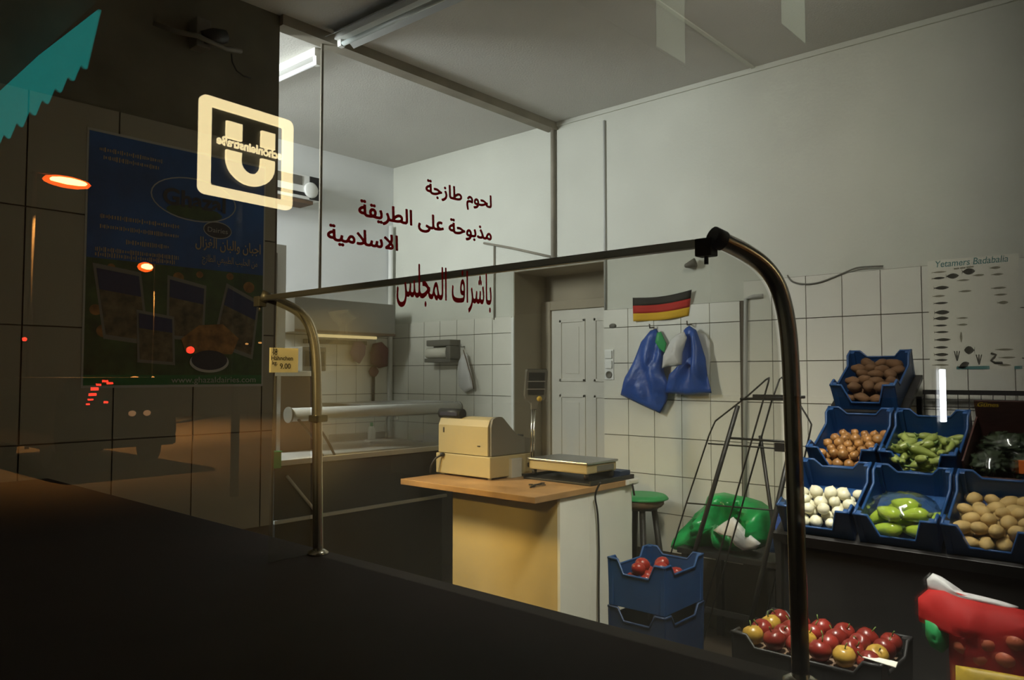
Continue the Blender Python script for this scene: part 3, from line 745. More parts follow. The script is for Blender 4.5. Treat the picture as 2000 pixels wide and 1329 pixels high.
# ================================================================== back room
ac = thing('air_conditioner', 'long wall-hung cooling unit with a dark grille high in the back room', 'air conditioner', tuple(ony(580, 390, BY)))
A, B = ony(430, 395, BY - .2), ony(626, 352, BY - .2)
zb, zt = ony(610, 392, BY - .2).z, ony(610, 345, BY - .2).z
bx('casing', (A.x, BY - .2, zb), (B.x, BY - .003, zt), M['whiteplastic'], ac, .012)
bx('grille', (A.x + .02, BY - .206, zt - .085), (B.x - .17, BY - .198, zt - .015), M['greyplastic'], ac)
bx('outlet_slot', (A.x + .02, BY - .206, zb + .025), (B.x - .05, BY - .198, zb + .05), M['black'], ac)
bx('end_panel', (B.x - .10, BY - .208, zb + .005), (B.x + .004, BY - .19, zt - .005), M['black'], ac)
q = MB(); q.lathe([(0, 0), (.062, 0), (.062, .012), (.05, .02), (0, .02)], 18, Matrix.Translation((B.x - .095, BY - .208, zb + .075)) @ Matrix.Rotation(R(90), 4, 'X')); q.build('dial', M['whiteplastic'], ac)
bx('base_tray', (A.x, BY - .19, zb - .03), (B.x - .06, BY - .01, zb - .004), M['brown'], ac)

cab = thing('tall_cabinet', 'tall grey metal cabinet standing behind the end of the tiled wall', 'cabinet', tuple(ony(552, 900, 4.35).xy) + (0,))
A, B = ony(500, 470, 4.35), ony(562, 478, 4.35)
q = ony(552, 478, 4.35)
bx('carcass', (A.x - .2, 4.35, 0), (q.x + .03, 4.85, q.z), M['lightgrey'], cab, .005)
bx('door', (A.x - .18, 4.33, .06), (q.x - .045, 4.35, q.z - .06), M['greyplastic'], cab, .004)
tb('handle', [(q.x - .10, 4.325, 1.5), (q.x - .10, 4.305, 1.52), (q.x - .10, 4.305, 1.68), (q.x - .10, 4.325, 1.7)], .006, M['steel'], cab)

# deli case across the opening
X0, X1 = ony(530, 900, 3.66).x, ony(872, 880, 3.66).x
zt = ony(840, 872, 3.66).z
dc = thing('deli_case', 'dark refrigerated display case with a thick grey lamp tube across the back room opening', 'display case', ((X0 + X1) / 2, 3.95, 0))
bx('case_body', (X0 + .05, 3.70, .1), (X1, 4.3, zt - .03), M['black'], dc)
bx('top_ledge', (X0, 3.64, zt - .03), (X1 + .02, 4.32, zt), M['lightgrey'], dc, .004)
bx('front_panel', (X0 + .02, 3.665, ony(760, 983, 3.66).z), (X1, 3.70, zt - .035), M['panelgrey'], dc, .004)
bx('bumper_strip', (X0 + .02, 3.652, ony(760, 985, 3.66).z - .012), (X1, 3.668, ony(760, 985, 3.66).z + .008), M['lightgrey'], dc, .003)
bx('plinth', (X0 + .1, 3.75, 0), (X1 - .05, 4.25, .1), M['black'], dc)
cz = ony(700, 805, 3.78).z; cx0, cx1 = ony(565, 805, 3.78).x, ony(893, 805, 3.78).x
q = MB(); q.tube([(cx0, 3.78, cz), (cx1, 3.78, cz)], .038, 14); q.build('lamp_tube', M['lightgrey'], dc)
bx('canopy_lid', (cx0 + .50, 3.79, cz + .02), (cx1 - .02, 4.2, cz + .045), M['steel'], dc, .004)
for x in (cx0 - .01, cx1): 
    q = MB(); q.tube([(x, 3.78, cz), (x + .012, 3.78, cz)], .045, 14); q.build('end_cap', M['greyplastic'], dc)
for k, (xa, ya) in enumerate(((cx0 + .03, 3.72), (cx0 + .11, 3.72), (cx1 - .03, 3.72))):
    q = MB(); q.tube(smooth([(xa, 3.78, cz), (xa + .05, 3.70, cz - .1), (xa + .09, 3.665, cz - .19), (xa + .11, 3.66, zt)], 4), .008, 8); q.build('curved_strut', M['black'], dc)
q = MB()
pr = smooth([(3.78, cz), (3.70, cz - .1), (3.665, cz - .19), (3.66, zt)], 4)
q.prism([(cx0 + .12, y, z) for y, z in pr] + [(cx0 + .12, y + .006, z) for y, z in reversed(pr)], (cx1 - cx0 - .16, 0, 0)); q.build('curved_pane', M['counterglass'], dc)
a, b = ony(560, 930, 3.655), ony(617, 1000, 3.655)
q = MB(); q.tube([a, b], .009, 8); q.build('edge_strip', M['lightgrey'], dc)
gb = ony(533, 915, 3.60); gt = ony(533, 882, 3.60)
g = thing('green_caddy', 'small bright green plastic caddy hooked on the left end of the deli case', 'box', (gb.x, 3.62, gb.z))
bx('caddy', (gb.x - .03, 3.575, gb.z), (gb.x + .035, 3.634, gt.z), M['green'], g, .004); bx('rim', (gb.x - .034, 3.571, gt.z - .006), (gb.x + .039, 3.636, gt.z), M['green'], g, .002)

# things on and over the deli case / back wall
A, B = ony(533, 790, 4.0), ony(628, 735, 4.0)
bb = thing('brown_box', 'brown wooden box with a pale lid edge on the deli case beside the price card', 'box', ((A.x + B.x) / 2, 4.1, zt))
bx('box_body', (A.x, 4.02, zt + .001), (B.x, 4.28, B.z), M['brown'], bb, .004)
bx('lid', (A.x - .006, 4.012, B.z), (B.x + .006, 4.288, B.z + .03), M['paper'], bb, .003)
bx('side_post', (A.x + .03, 4.008, zt + .002), (A.x + .055, 4.02, B.z), M['steel'], bb)
A, B = ony(583, 722, 4.1), ony(630, 690, 4.1)
gm = thing('grey_scale_housing', 'dark grey machine housing standing on the brown box lid', 'machine', ((A.x + B.x) / 2, 4.15, A.z))
zl = ony(628, 735, 4.0).z + .031
bx('housing', (A.x, 4.06, zl), (B.x, 4.26, zl + .15), M['greyplastic'], gm, .006); bx('front_plate', (A.x + .015, 4.054, zl + .03), (B.x - .015, 4.06, zl + .12), M['black'], gm)

A, B = ony(575, 648, BY - .30), ony(772, 596, BY - .30)
hood = thing('wall_cabinet', 'grey wall cabinet with a warm lit strip under it in the back room', 'cabinet', ((A.x + B.x) / 2, BY - .15, A.z))
bx('carcass', (A.x, BY - .30, A.z), (B.x, BY - .004, B.z), M['cabinetgrey'], hood, .005)
bx('front_edge', (A.x, BY - .306, A.z), (B.x, BY - .30, A.z + .02), M['brown'], hood)
tb('lamp_strip', [(A.x + .25, BY - .2, A.z - .015), (B.x - .12, BY - .2, A.z - .015)], .012, mat('warm_strip', (.6, .5, .3), .5, emit=(1, .78, .38), estr=.8), hood)
rz_ = ony(650, 668, BY - .02).z
kr = thing('knife_rail', 'long dark magnetic rail on the back room tiles under the wall cabinet', 'rail', tuple(ony(650, 670, BY - .02)))
bx('rail', (ony(590, 668, BY).x, BY - .035, rz_ - .02), (ony(712, 668, BY).x, BY - .010, rz_ + .015), M['black'], kr, .003)
def puffy(name, outl, conv, thick, m, label, cat, group=None, back=None, freq=8, amp=.25, seed=0, parent=None):
    """soft hanging thing: a closed outline with real thickness, creased by noise"""
    pts = [Vector(p) for p in outl]; n = len(pts); c = sum(pts, Vector((0, 0))) / n
    q = MB(); rings = []
    nd = Vector(back)
    for s in (1.0, .94, .84, .70, .52, .32, .14):
        h = thick * math.sqrt(max(0, 1 - s ** 2.2))
        ring = []
        for k, p_ in enumerate(pts):
            w_ = conv(*(c + (p_ - c) * s)); nz = noise.noise(Vector((w_.y * freq * 2 + w_.x * freq * 2, w_.z * freq * .7, seed)))
            ring.append((w_, h * (1 + amp * 2 * nz)))
        rings.append(ring)
    F_ = [[q.bm.verts.new(w_ - nd * h) for w_, h in r] for r in rings]; B_ = [[q.bm.verts.new(w_ + nd * h * .35) for w_, h in r] for r in rings[1:]]
    cf = conv(*c); f0 = q.bm.verts.new(cf - nd * thick); b0 = q.bm.verts.new(cf + nd * thick * .35)
    for side in (F_, [F_[0]] + B_):
        for r1, r2 in zip(side, side[1:]):
            for k in range(n):
                f = q.bm.faces.new((r1[k], r1[(k + 1) % n], r2[(k + 1) % n], r2[k])); f.smooth = True
    for last, cc in ((F_[-1], f0), (B_[-1], b0)):
        for k in range(n):
            f = q.bm.faces.new((last[k], last[(k + 1) % n], cc)); f.smooth = True
    org = conv(*max(pts, key=lambda p_: p_.y))
    o = q.build(name, m, parent, None if parent else org)
    if not parent: tag(o, label, cat, group)
    return o
def dens(pts, n=3):
    out = []
    for a, b in zip(pts, pts[1:] + pts[:1]):
        for k in range(n): out.append((a[0] + (b[0] - a[0]) * k / n, a[1] + (b[1] - a[1]) * k / n))
    return out
yb = BY - .055
puffy('purple_cloth', dens([(690, 668), (705, 666), (714, 676), (712, 694), (702, 711), (690, 705), (683, 690)], 2), lambda x, y: ony(x, y, yb), .035, M['purple'], 'purple cloth hanging from the end of the dark magnetic rail', 'cloth', back=(0, 1, 0))
puffy('maroon_bag', dens([(728, 672), (745, 668), (757, 680), (756, 716), (740, 720), (724, 712), (722, 690)], 2), lambda x, y: ony(x, y, yb), .045, M['maroon'], 'dull maroon bag hanging beside the purple cloth in the back room', 'bag', back=(0, 1, 0))
bp = ony(742, 726, BY - .12); bp2 = ony(741, 800, BY - .12)
br_ = thing('skimmer', 'dark long-handled tool with a maroon head hung on the back room tiles', 'utensil', (bp2.x, BY - .03, bp2.z))
tb('handle', [(bp2.x, BY - .03, bp2.z), (bp.x, BY - .03, bp.z - .03)], .013, M['black'], br_); q = MB(); q.blob((bp.x, BY - .035, bp.z), (.05, .02, .05), 2, .2, 2, 3); q.build('head', M['maroon'], br_)

# towel dispenser and apron on the right wall
A, B = onx(848, 706, RW - .02), onx(898, 664, RW - .02)
td = thing('towel_dispenser', 'green-grey paper towel roll holder on the back room tiles', 'dispenser', tuple(onx(873, 708, RW)))
bx('back_plate', (RW - .03, B.y, A.z), (RW - .010, A.y, B.z), M['greyplastic'], td, .004)
bx('hood', (RW - .13, B.y, B.z - .05), (RW - .03, A.y - .02, B.z), M['greyplastic'], td, .01)
bx('roller_arm', (RW - .13, B.y, A.z), (RW - .03, B.y + .05, B.z - .05), M['greyplastic'], td, .008)
q = MB(); q.tube([(RW - .085, B.y + .055, (A.z + B.z) / 2 - .02), (RW - .085, A.y, (A.z + B.z) / 2 - .02)], .045, 14); q.build('paper_roll', M['paper'], td)
bx('base_shelf', (RW - .13, B.y, A.z - .012), (RW - .03, A.y, A.z + .02), M['greyplastic'], td, .004)
ap = onx(906, 682, RW - .02)
hk2 = thing('coat_hook', 'small metal hook carrying the white apron in the back room', 'hook', tuple(ap))
tb('hook', [(RW - .008, ap.y, ap.z + .02), (RW - .05, ap.y, ap.z + .015), (RW - .055, ap.y, ap.z + .04)], .005, M['steel'], hk2)
apn = thing('white_apron', 'white apron hanging from a hook beside the towel dispenser', 'apron', tuple(onx(908, 765, RW - .04)))
puffy('apron_cloth', dens([(905, 690), (912, 692), (922, 735), (926, 760), (908, 768), (897, 756), (895, 720), (897, 705)], 2), lambda x, y: onx(x, y, RW - .045), .03, M['whitebag'], None, None, back=(1, 0, 0), parent=apn)
tb('apron_string', [onx(905, 684, RW - .052), onx(913, 712, RW - .075), onx(922, 742, RW - .075), onx(925, 760, RW - .07)], .004, M['brown'], apn, 6)

# sink bench with a bottle
A = ony(720, 866, BY - .45); sx0, sx1 = ony(705, 866, BY - .45).x, 4.30
sk = thing('sink_bench', 'steel sink bench along the back room wall', 'sink', ((sx0 + sx1) / 2, BY - .25, 0))
sz = ony(800, 862, BY - .45).z
bx('bench_top', (sx0, BY - .5, sz - .03), (sx1, BY - .020, sz), M['steel'], sk, .004); bx('splash_back', (sx0, BY - .040, sz), (sx1, BY - .020, sz + .06), M['steel'], sk, .003)
for x in (sx0 + .04, sx1 - .04):
    for y in (BY - .46, BY - .07): bx('leg', (x - .015, y - .015, 0), (x + .015, y + .015, sz - .03), M['steel'], sk)
tx = ony(757, 860, BY - .1).x
q = MB(); q.tube(smooth([(tx, BY - .08, sz), (tx, BY - .08, sz + .16), (tx, BY - .12, sz + .20), (tx, BY - .22, sz + .19), (tx, BY - .23, sz + .16)], 3), .011, 8); q.build('tap', M['chrome'], sk)
bo = ony(716, 862, BY - .3).x + .05
bt = thing('dish_bottle', 'small white and green bottle standing on the sink bench', 'bottle', (bo, BY - .3, sz))
q = MB(); q.lathe([(0, 0), (.03, 0), (.032, .02), (.032, .10), (.018, .13), (0, .13)], 14, Matrix.Translation((bo, BY - .3, sz))); q.build('bottle', M['whiteplastic'], bt)
q = MB(); q.lathe([(0, .13), (.014, .13), (.012, .16), (0, .16)], 12, Matrix.Translation((bo, BY - .3, sz))); q.build('cap', M['green'], bt)
for k, (dx, r, m, nm, lab) in enumerate(((.55, .085, 'brown', 'brown_bowl', 'brown bowl turned over on the sink bench under the white pipe'), (.36, .07, 'paper', 'pale_bowl', 'pale bowl on the sink bench left of the brown bowl'))):
    q = MB(); q.lathe([(r, 0), (r * .95, r * .5), (r * .6, r * .95), (0, r * 1.05)], 16, Matrix.Translation((tx + dx - .1, BY - .3, sz)))
    tag(q.build(nm, M[m], origin=(tx + dx - .1, BY - .3, sz)), lab, 'bowl')

# ================================================================== cash desk
TZ = .95
c0 = onz(1045, 972, TZ); dx0, dy0 = c0.x, c0.y; dx1, dy1 = 3.82, 3.45
desk = thing('cash_desk', 'cash desk with a wooden top, pale wood side and white front panel', 'desk', ((dx0 + dx1) / 2, (dy0 + dy1) / 2, 0))
bx('desk_top', (dx0, dy0, TZ - .032), (dx1, dy1, TZ), M['wood'], desk, .003)
bx0 = onz(1103, 985, TZ - .03); bxx, byy = 3.12, 2.45
bx('side_panel', (bxx, byy + .018, 0), (bxx + .02, 3.24, TZ - .032), M['woodlight'], desk)
jx = 3.375
bx('front_panel', (bxx, byy, 0), (jx - .002, byy + .018, TZ - .032), M['whitepanel'], desk, .001); bx('front_panel', (jx + .002, byy, 0), (3.79, byy + .018, TZ - .032), M['whitepanel'], desk, .001)
bx('end_panel', (3.772, byy + .018, 0), (3.79, 3.24, TZ - .032), M['whitepanel'], desk); bx('back_panel', (bxx + .02, 3.222, 0), (3.772, 3.24, TZ - .032), M['woodlight'], desk)

# cash register
N = onz(957, 940, TZ); rx0, ry0 = N.x, N.y; ry1 = ry0 + .45; rx1 = rx0 + .38
reg = thing('cash_register', 'cream cash register with a grey side cover and small dark customer display', 'cash register', ((rx0 + rx1) / 2, (ry0 + ry1) / 2, TZ))
zs = onx(957, 893, rx0).z; zt_ = zs + .215
for x in (rx0 + .03, rx1 - .03):
    for y in (ry0 + .03, ry1 - .03):
        q = MB(); q.lathe([(0, 0), (.012, 0), (.012, .012), (0, .012)], 10, Matrix.Translation((x, y, TZ))); q.build('foot', M['lightgrey'], reg)
bx('cash_drawer', (rx0, ry0, TZ + .012), (rx1, ry1, zs - .004), M['cream'], reg, .006)
pf = [(rx0 + .012, zs), (rx0 + .012, zs + .165), (rx0 + .03, zt_ - .012), (rx0 + .06, zt_), (rx0 + .11, zt_), (rx0 + .16, zt_ - .04), (rx0 + .25, zt_ - .11), (rx0 + .36, zt_ - .135), (rx0 + .40, zt_ - .14), (rx0 + .40, zs)]
pfs = [pf[0], pf[1]] + smooth(pf[2:9], 3) + [pf[9]]
q = MB(); q.prism([(x, ry0 + .03, z) for x, z in pfs], (0, ry1 - ry0 - .04, 0)); q.build('upper_housing', M['cream'], reg)
q = MB(); q.prism([(x + (.012 if i < 2 else .006), ry0 + .012, z + (.004 if 1 < i < len(pfs) - 1 else 0)) for i, (x, z) in enumerate(pfs)], (0, .022, 0)); q.build('side_cover', M['greyplastic'], reg)
kx, kz = rx0 + .27, zt_ - .115
q = MB(); q.box((rx0 + .17, ry0 + .06, -.004), (rx0 + .36, ry1 - .05, .008))
q.build('keyboard', M['black'], reg).location.z += zt_ - .12 + 0
tb('power_lead', smooth([(rx0 - .002, ry1 - .06, TZ + .12), (rx0 - .03, ry1 - .03, TZ + .10), (rx0 - .05, ry1 - .01, TZ + .05), (rx0 - .04, ry1 + .005, TZ + .008)], 3), .006, M['black'], reg, 6)
tb('power_plug', [(rx0 + .002, ry1 - .07, TZ + .125), (rx0 - .018, ry1 - .055, TZ + .122)], .012, M['black'], reg, 8)
bx('slot_mark', (rx0 + .009, ry1 - .06, zs + .12), (rx0 + .0125, ry1 - .052, zs + .15), M['black'], reg); bx('lock_mark', (rx0 + .009, ry0 + .09, zs + .05), (rx0 + .0125, ry0 + .11, zs + .056), M['black'], reg)
sxp = rx0 + .045; a, b = onx(862, 807, sxp), onx(904, 806, sxp)
q = MB(); q.tube([(sxp, a.y, a.z), (sxp, b.y, a.z)], .030, 16); dsp = q.build('customer_display', M['black'], reg)
q = MB(); q.box((sxp - .031, b.y + .02, a.z - .012), (sxp - .024, a.y - .02, a.z + .010)); q.build('display_window', mat('display_glass', (.05, .05, .07), .12), dsp)
cy = (a.y + b.y) / 2 + .02
tb('display_stalk', [(sxp, cy, zt_ - .03), (sxp, cy, a.z - .02)], .017, M['greyplastic'], reg, 10)

# scale
s0 = onz(1147, 906, 1.07); sx0, sy0 = s0.x, s0.y
sc = thing('shop_scale', 'cream shop scale with a steel platter and a display head on a twin post', 'scale', (sx0 + .14, sy0 + .22, TZ))
SX1, SY1 = sx0 + .30, sy0 + .43
for x in (sx0 + .03, SX1 - .03):
    for y in (sy0 + .03, SY1 - .03):
        q = MB(); q.lathe([(0, 0), (.013, 0), (.016, .03), (0, .03)], 10, Matrix.Translation((x, y, TZ + .028))); q.build('foot', M['black'], sc)
bx('scale_body', (sx0 + .008, sy0 + .008, TZ + .058), (SX1 - .008, SY1 - .008, 1.058), M['cream'], sc, .008)
bx('platter', (sx0, sy0, 1.058), (SX1, SY1, 1.072), M['steel'], sc, .005)
bx('keypad', (sx0 + .10, sy0 + .004, TZ + .068), (SX1 - .04, sy0 + .009, TZ + .098), M['greyplastic'], sc)
pb = Vector((sx0 + .085, SY1 + .03, TZ + .06)); ht = onx(1056, 722, pb.x).z; hb = onx(1050, 800, pb.x).z
bx('post_bracket', (pb.x - .03, SY1 - .02, TZ + .06), (pb.x + .03, SY1 + .045, TZ + .085), M['black'], sc, .003)
for k in (-.012, .012): tb('post', [(pb.x + k - .004, pb.y, pb.z), (pb.x + k + .008, pb.y, hb)], .0055, M['chrome'], sc, 8)
ax = Vector((.80, -.60, 0)); nn = Vector((-.60, -.80, 0)); ct = Vector((pb.x + .01, pb.y, 0))
def hp_(u, v, d=0): return ct + ax * u + nn * d + Vector((0, 0, v))
hl = ht - hb
outl = [(-.016, 0 - .0), (.016, 0), (.022, .035), (.060, hl * .26), (.068, hl * .34), (.070, hl * .95), (.062, hl), (-.052, hl), (-.060, hl * .95), (-.062, hl * .34), (-.054, hl * .26), (-.020, .035)]
q = MB(); q.prism([hp_(u + v * .06, v + hb, -.02) for u, v in outl], nn * .042); q.build('display_head', M['greyplastic'], sc)
q = MB(); q.prism([hp_(u * 1.05 + v * .06, (v - hl / 2) * 1.03 + hl / 2 + hb, -.012) for u, v in outl], nn * .014); q.build('chrome_rim', M['chrome'], sc)['label'] = 'bright chrome rim'
for k, (v0, v1) in enumerate(((.72, .92), (.52, .68), (.36, .49))):
    q = MB(); q.prism([hp_(u + v * hl * .06, v * hl + hb, .0225) for u, v in ((-.046, v0), (.052, v0), (.052, v1), (-.046, v1))], nn * .002); q.build('display_window', M['black'], sc)
for v in (.70, .505):
    q = MB(); q.prism([hp_(u + vv * hl * .06, vv * hl + hb, .0222) for u, vv in ((-.052, v - .008), (.058, v - .008), (.058, v + .008), (-.052, v + .008))], nn * .003); q.build('divider_strip', M['lightgrey'], sc)
q = MB(); q.lathe([(0, 0), (.016, 0), (.016, .003), (0, .003)], 14, Matrix.Translation(hp_(.03, hb + hl * .26, .023)) @ nn.to_track_quat('Z', 'Y').to_matrix().to_4x4()); q.build('round_sticker', M['yellow'], sc)
tr_ = thing('dark_tray', 'flat dark tray under the scale on the cash desk', 'tray', (3.6, sy0 + .2, TZ))
bx('tray_base', (sx0 - .01, sy0 - .03, TZ), (dx1 - .012, SY1 + .02, TZ + .012), M['black'], tr_, .003); bx('tray_rim', (sx0 - .01, sy0 - .03, TZ + .012), (dx1 - .012, sy0 - .018, TZ + .026), M['black'], tr_, .002)
bx('tray_rim', (sx0 - .01, SY1 + .008, TZ + .012), (dx1 - .012, SY1 + .02, TZ + .026), M['black'], tr_, .002); bx('tray_rim', (dx1 - .024, sy0 - .018, TZ + .012), (dx1 - .012, SY1 + .008, TZ + .026), M['black'], tr_, .002)
bk = thing('dark_book', 'dark blue notebook lying on the right end of the tray beside the scale', 'notebook', (dx1 - .06, sy0 + .1, TZ + .026))
bx('cover', (dx1 - .125, sy0 - .012, TZ + .0125), (dx1 - .026, sy0 + .22, TZ + .05), M['darkblue'], bk, .002); bx('pages', (dx1 - .123, sy0 - .010, TZ + .018), (dx1 - .022, sy0 + .216, TZ + .044), M['paper'], bk)
bxw = thing('white_box', 'small pale box behind the scale beside the cash register', 'box', (sx0 + .0, SY1 + .06, TZ))
bx('carton', (sx0 - .05, SY1 + .075, TZ + .001), (sx0 + .04, SY1 + .17, TZ + .10), M['lightgrey'], bxw, .002); bx('lid', (sx0 - .052, SY1 + .073, TZ + .10), (sx0 + .042, SY1 + .172, TZ + .112), M['lightgrey'], bxw, .002)
kp = onz(1046, 952, TZ)
ky = thing('keys', 'small bunch of dark keys lying on the wooden desk top', 'keys', tuple(kp))
for k, (dx_, dy_, an) in enumerate(((-.03, .0, .4), (.0, .02, 1.1), (.03, -.01, 2.2), (.05, .01, .1))):
    q = MB(); m_ = Matrix.Translation(kp + Vector((dx_, dy_, .006 + .002 * k))) @ Matrix.Rotation(an, 4, 'Z')
    q.box((-.028, -.004, -.003), (.02, .004, .003), .001, m_); q.lathe([(0, -.003), (.012, -.003), (.012, .003), (0, .003)], 10, m_ @ Matrix.Translation((.026, 0, 0))); q.build('key', M['black'], ky)
pl = smooth([onx(1163, 942, 3.35) + Vector((0, -.03, 0)), (3.40, byy - .02, .90), onx(1180, 985, 3.42).to_tuple()[:1] + (byy - .022, .80), (3.43, byy - .022, .60), (3.425, byy - .022, .36), (3.42, byy - .03, .05), (3.42, byy - .05, .008)], 3)
tag(tb('scale_cable', pl, .0055, M['black'], None, 6), 'black cable hanging down the white front of the cash desk', 'cable')
pn = Vector((3.76, dy0 - .012, TZ - .02))
tag(tb('dark_pen', [(3.755, dy0 - .008, TZ - .01), (3.775, dy0 - .012, TZ - .09)], .006, M['black'], None, 8), 'black stick hanging from the right corner of the desk top', 'pen')
bx_ = thing('white_clip', 'small white label holder clipped to the right corner of the desk top', 'clip', (3.79, dy0 - .01, TZ - .03)); bx('clip', (3.70, dy0 - .012, TZ - .026), (3.825, dy0 - .001, TZ + .004), M['whiteplastic'], bx_, .002); bx('label_tab', (3.72, dy0 - .016, TZ - .02), (3.81, dy0 - .012, TZ - .004), M['paper'], bx_)

# ================================================================== bags on the tiled wall
CONV = lambda d: (lambda x, y: onx(x, y, RW - d))
def wall_hook(px, py, lab):
    p_ = onx(px, py, RW - .01); t = thing('wall_hook', lab, 'hook', tuple(p_))
    tb('hook', [(RW - .010, p_.y, p_.z), (RW - .06, p_.y, p_.z - .005), (RW - .065, p_.y, p_.z + .02)], .005, M['darksteel'], t)
wall_hook(1277, 640, 'small wall hook carrying the slanting blue bag'); wall_hook(1350, 634, 'small wall hook carrying the blue and white bags')
puffy('blue_bag', dens([(1270, 646), (1282, 642), (1293, 662), (1299, 690), (1296, 724), (1308, 756), (1302, 785), (1289, 808), (1262, 796), (1212, 772), (1222, 738), (1240, 700), (1252, 668)], 3), CONV(.055), .04, M['bluebag'], 'slanting blue plastic bag with a green corner hanging on the left hook', 'bag', 'bags hanging on the tiled wall', back=(1, 0, 0), amp=.75)
puffy('green_bag', dens([(1284, 650), (1291, 648), (1302, 672), (1298, 690), (1288, 682), (1280, 668)], 2), CONV(.105), .016, M['green'], 'small green bag tucked behind the top of the slanting blue bag', 'bag', 'bags hanging on the tiled wall', back=(1, 0, 0))
puffy('blue_bag', dens([(1338, 642), (1346, 636), (1360, 645), (1368, 668), (1378, 700), (1382, 735), (1390, 768), (1340, 772), (1300, 768), (1308, 735), (1330, 710), (1332, 680)], 3), CONV(.075), .045, M['bluebag'], 'upright dark blue plastic bag hanging on the right hook', 'bag', 'bags hanging on the tiled wall', back=(1, 0, 0), seed=5, amp=.75)
puffy('white_bag', dens([(1336, 648), (1342, 660), (1333, 690), (1332, 712), (1320, 716), (1306, 716), (1293, 720), (1296, 695), (1312, 662), (1325, 652)], 2), CONV(.125), .03, M['whitebag'], 'white plastic bag between the two blue bags', 'bag', 'bags hanging on the tiled wall', back=(1, 0, 0), seed=2)
puffy('white_bag', dens([(1362, 650), (1378, 652), (1387, 668), (1388, 700), (1385, 745), (1374, 742), (1368, 700), (1364, 672)], 2), CONV(.03), .018, M['whitebag'], 'white plastic bag behind the upright dark blue bag', 'bag', 'bags hanging on the tiled wall', back=(1, 0, 0), seed=3)

# ================================================================== bar stool, wire stand, low table with bags
sx, sy, sz_ = 4.10, 2.60, .80
st = thing('bar_stool', 'dark bar stool just past the right end of the cash desk', 'stool', (sx, sy, 0))
q = MB(); q.lathe([(0, sz_ - .06), (.14, sz_ - .06), (.155, sz_ - .045), (.155, sz_ - .015), (.14, sz_), (0, sz_)], 24, Matrix.Translation((sx, sy, 0))); q.build('seat', M['brown'], st)
q = MB(); q.lathe([(0, sz_ - .075), (.12, sz_ - .075), (.12, sz_ - .06), (0, sz_ - .06)], 20, Matrix.Translation((sx, sy, 0))); q.build('seat_ring', M['black'], st)
for a_ in (45, 135, 225, 315):
    d_ = Vector((math.cos(R(a_)), math.sin(R(a_)), 0)); c_ = Vector((sx, sy, 0))
    tb('leg', [c_ + d_ * .095 + Vector((0, 0, sz_ - .07)), c_ + d_ * .19], .019, M['black'], st, 8)
q = MB(); q.tube([(sx + .155 * math.cos(t * math.pi / 12), sy + .155 * math.sin(t * math.pi / 12), .28) for t in range(24)], .009, 8, closed=True); q.build('foot_ring', M['black'], st)
q = MB(); q.lathe([(0, sz_ + .008), (.10, sz_ + .012), (.150, sz_ + .010), (.168, sz_ - .005), (.170, sz_ - .014), (.164, sz_ - .014), (.160, sz_ - .004), (.145, sz_ + .003), (0, sz_ + .002)], 24, Matrix.Translation((sx + .012, sy - .012, 0)) @ Matrix.Diagonal((.98, .98, 1, 1)))
tag(q.build('green_cloth', M['green'], origin=(sx, sy, sz_)), 'green cloth lying over the seat of the bar stool', 'cloth')

SXp = 3.72
S = lambda x, y: onx(x, y, SXp)
def down(a, b, z=0.0):
    a, b = Vector(a), Vector(b); return a + (b - a) * ((z - a.z) / (b.z - a.z))
ws = thing('wire_stand', 'black folding metal display stand leaning by the tiled wall', 'stand', tuple(S(1450, 1200).xy) + (0,))
a, b = S(1441, 793), S(1352, 1095); tb('post', [a, down(a, b)], .013, M['blackmetal'], ws, 8)
a2, b2 = S(1545, 870), S(1486, 1130); tb('post', [a2, down(a2, b2)], .013, M['blackmetal'], ws, 8)
a3, b3 = S(1480, 852), S(1500, 1030); a3 += Vector((.03, 0, 0)); b3 += Vector((.06, 0, 0)); tb('strut', [a3, down(a3, b3)], .010, M['blackmetal'], ws, 8)
w1 = [S(1503, 738), S(1496, 742), S(1460, 774), S(1397, 823), S(1385, 850), S(1340, 985), S(1328, 1024)]; w1.append(down(w1[5], w1[6])); tb('wire', w1, .0045, M['blackmetal'], ws, 6)
w2 = [S(1503, 738), S(1502, 746), S(1455, 910), S(1415, 1050)]; w2.append(down(w2[2], w2[3])); tb('wire', [p_ + Vector((-.006, 0, 0)) for p_ in w2[:-1]] + [w2[-1]], .0045, M['blackmetal'], ws, 6)
w3 = [S(1519, 742), S(1503, 787), S(1470, 905), S(1428, 1052)]; w3.append(down(w3[2], w3[3])); tb('wire', [p_ + Vector((.02, 0, 0)) for p_ in w3], .0045, M['blackmetal'], ws, 6)
w4 = [S(1519, 742), S(1523, 737), S(1540, 760), S(1572, 812), S(1582, 830), S(1578, 850), S(1568, 895), S(1540, 1010)]; w4.append(down(w4[6], w4[7])); tb('wire', [p_ + Vector((.02, 0, 0)) for p_ in w4], .0045, M['blackmetal'], ws, 6)
for (x0_, y0_, x1_, y1_, r_) in ((1446, 780, 1572, 776, .007), (1424, 856, 1562, 865, .006), (1383, 867, 1566, 880, .004), (1340, 983, 1545, 1000, .004)):
    tb('cross_bar', [S(x0_, y0_), S(x1_, y1_)], r_, M['blackmetal'], ws, 6)
A, B = S(1471, 782), S(1545, 772); bx('tray_edge', (SXp - .006, B.y, A.z), (SXp + .012, A.y, B.z), M['blackmetal'], ws)
A, B = S(1514, 882), S(1560, 868); bx('tray_edge', (SXp - .006, B.y, A.z), (SXp + .012, A.y, B.z), M['blackmetal'], ws)

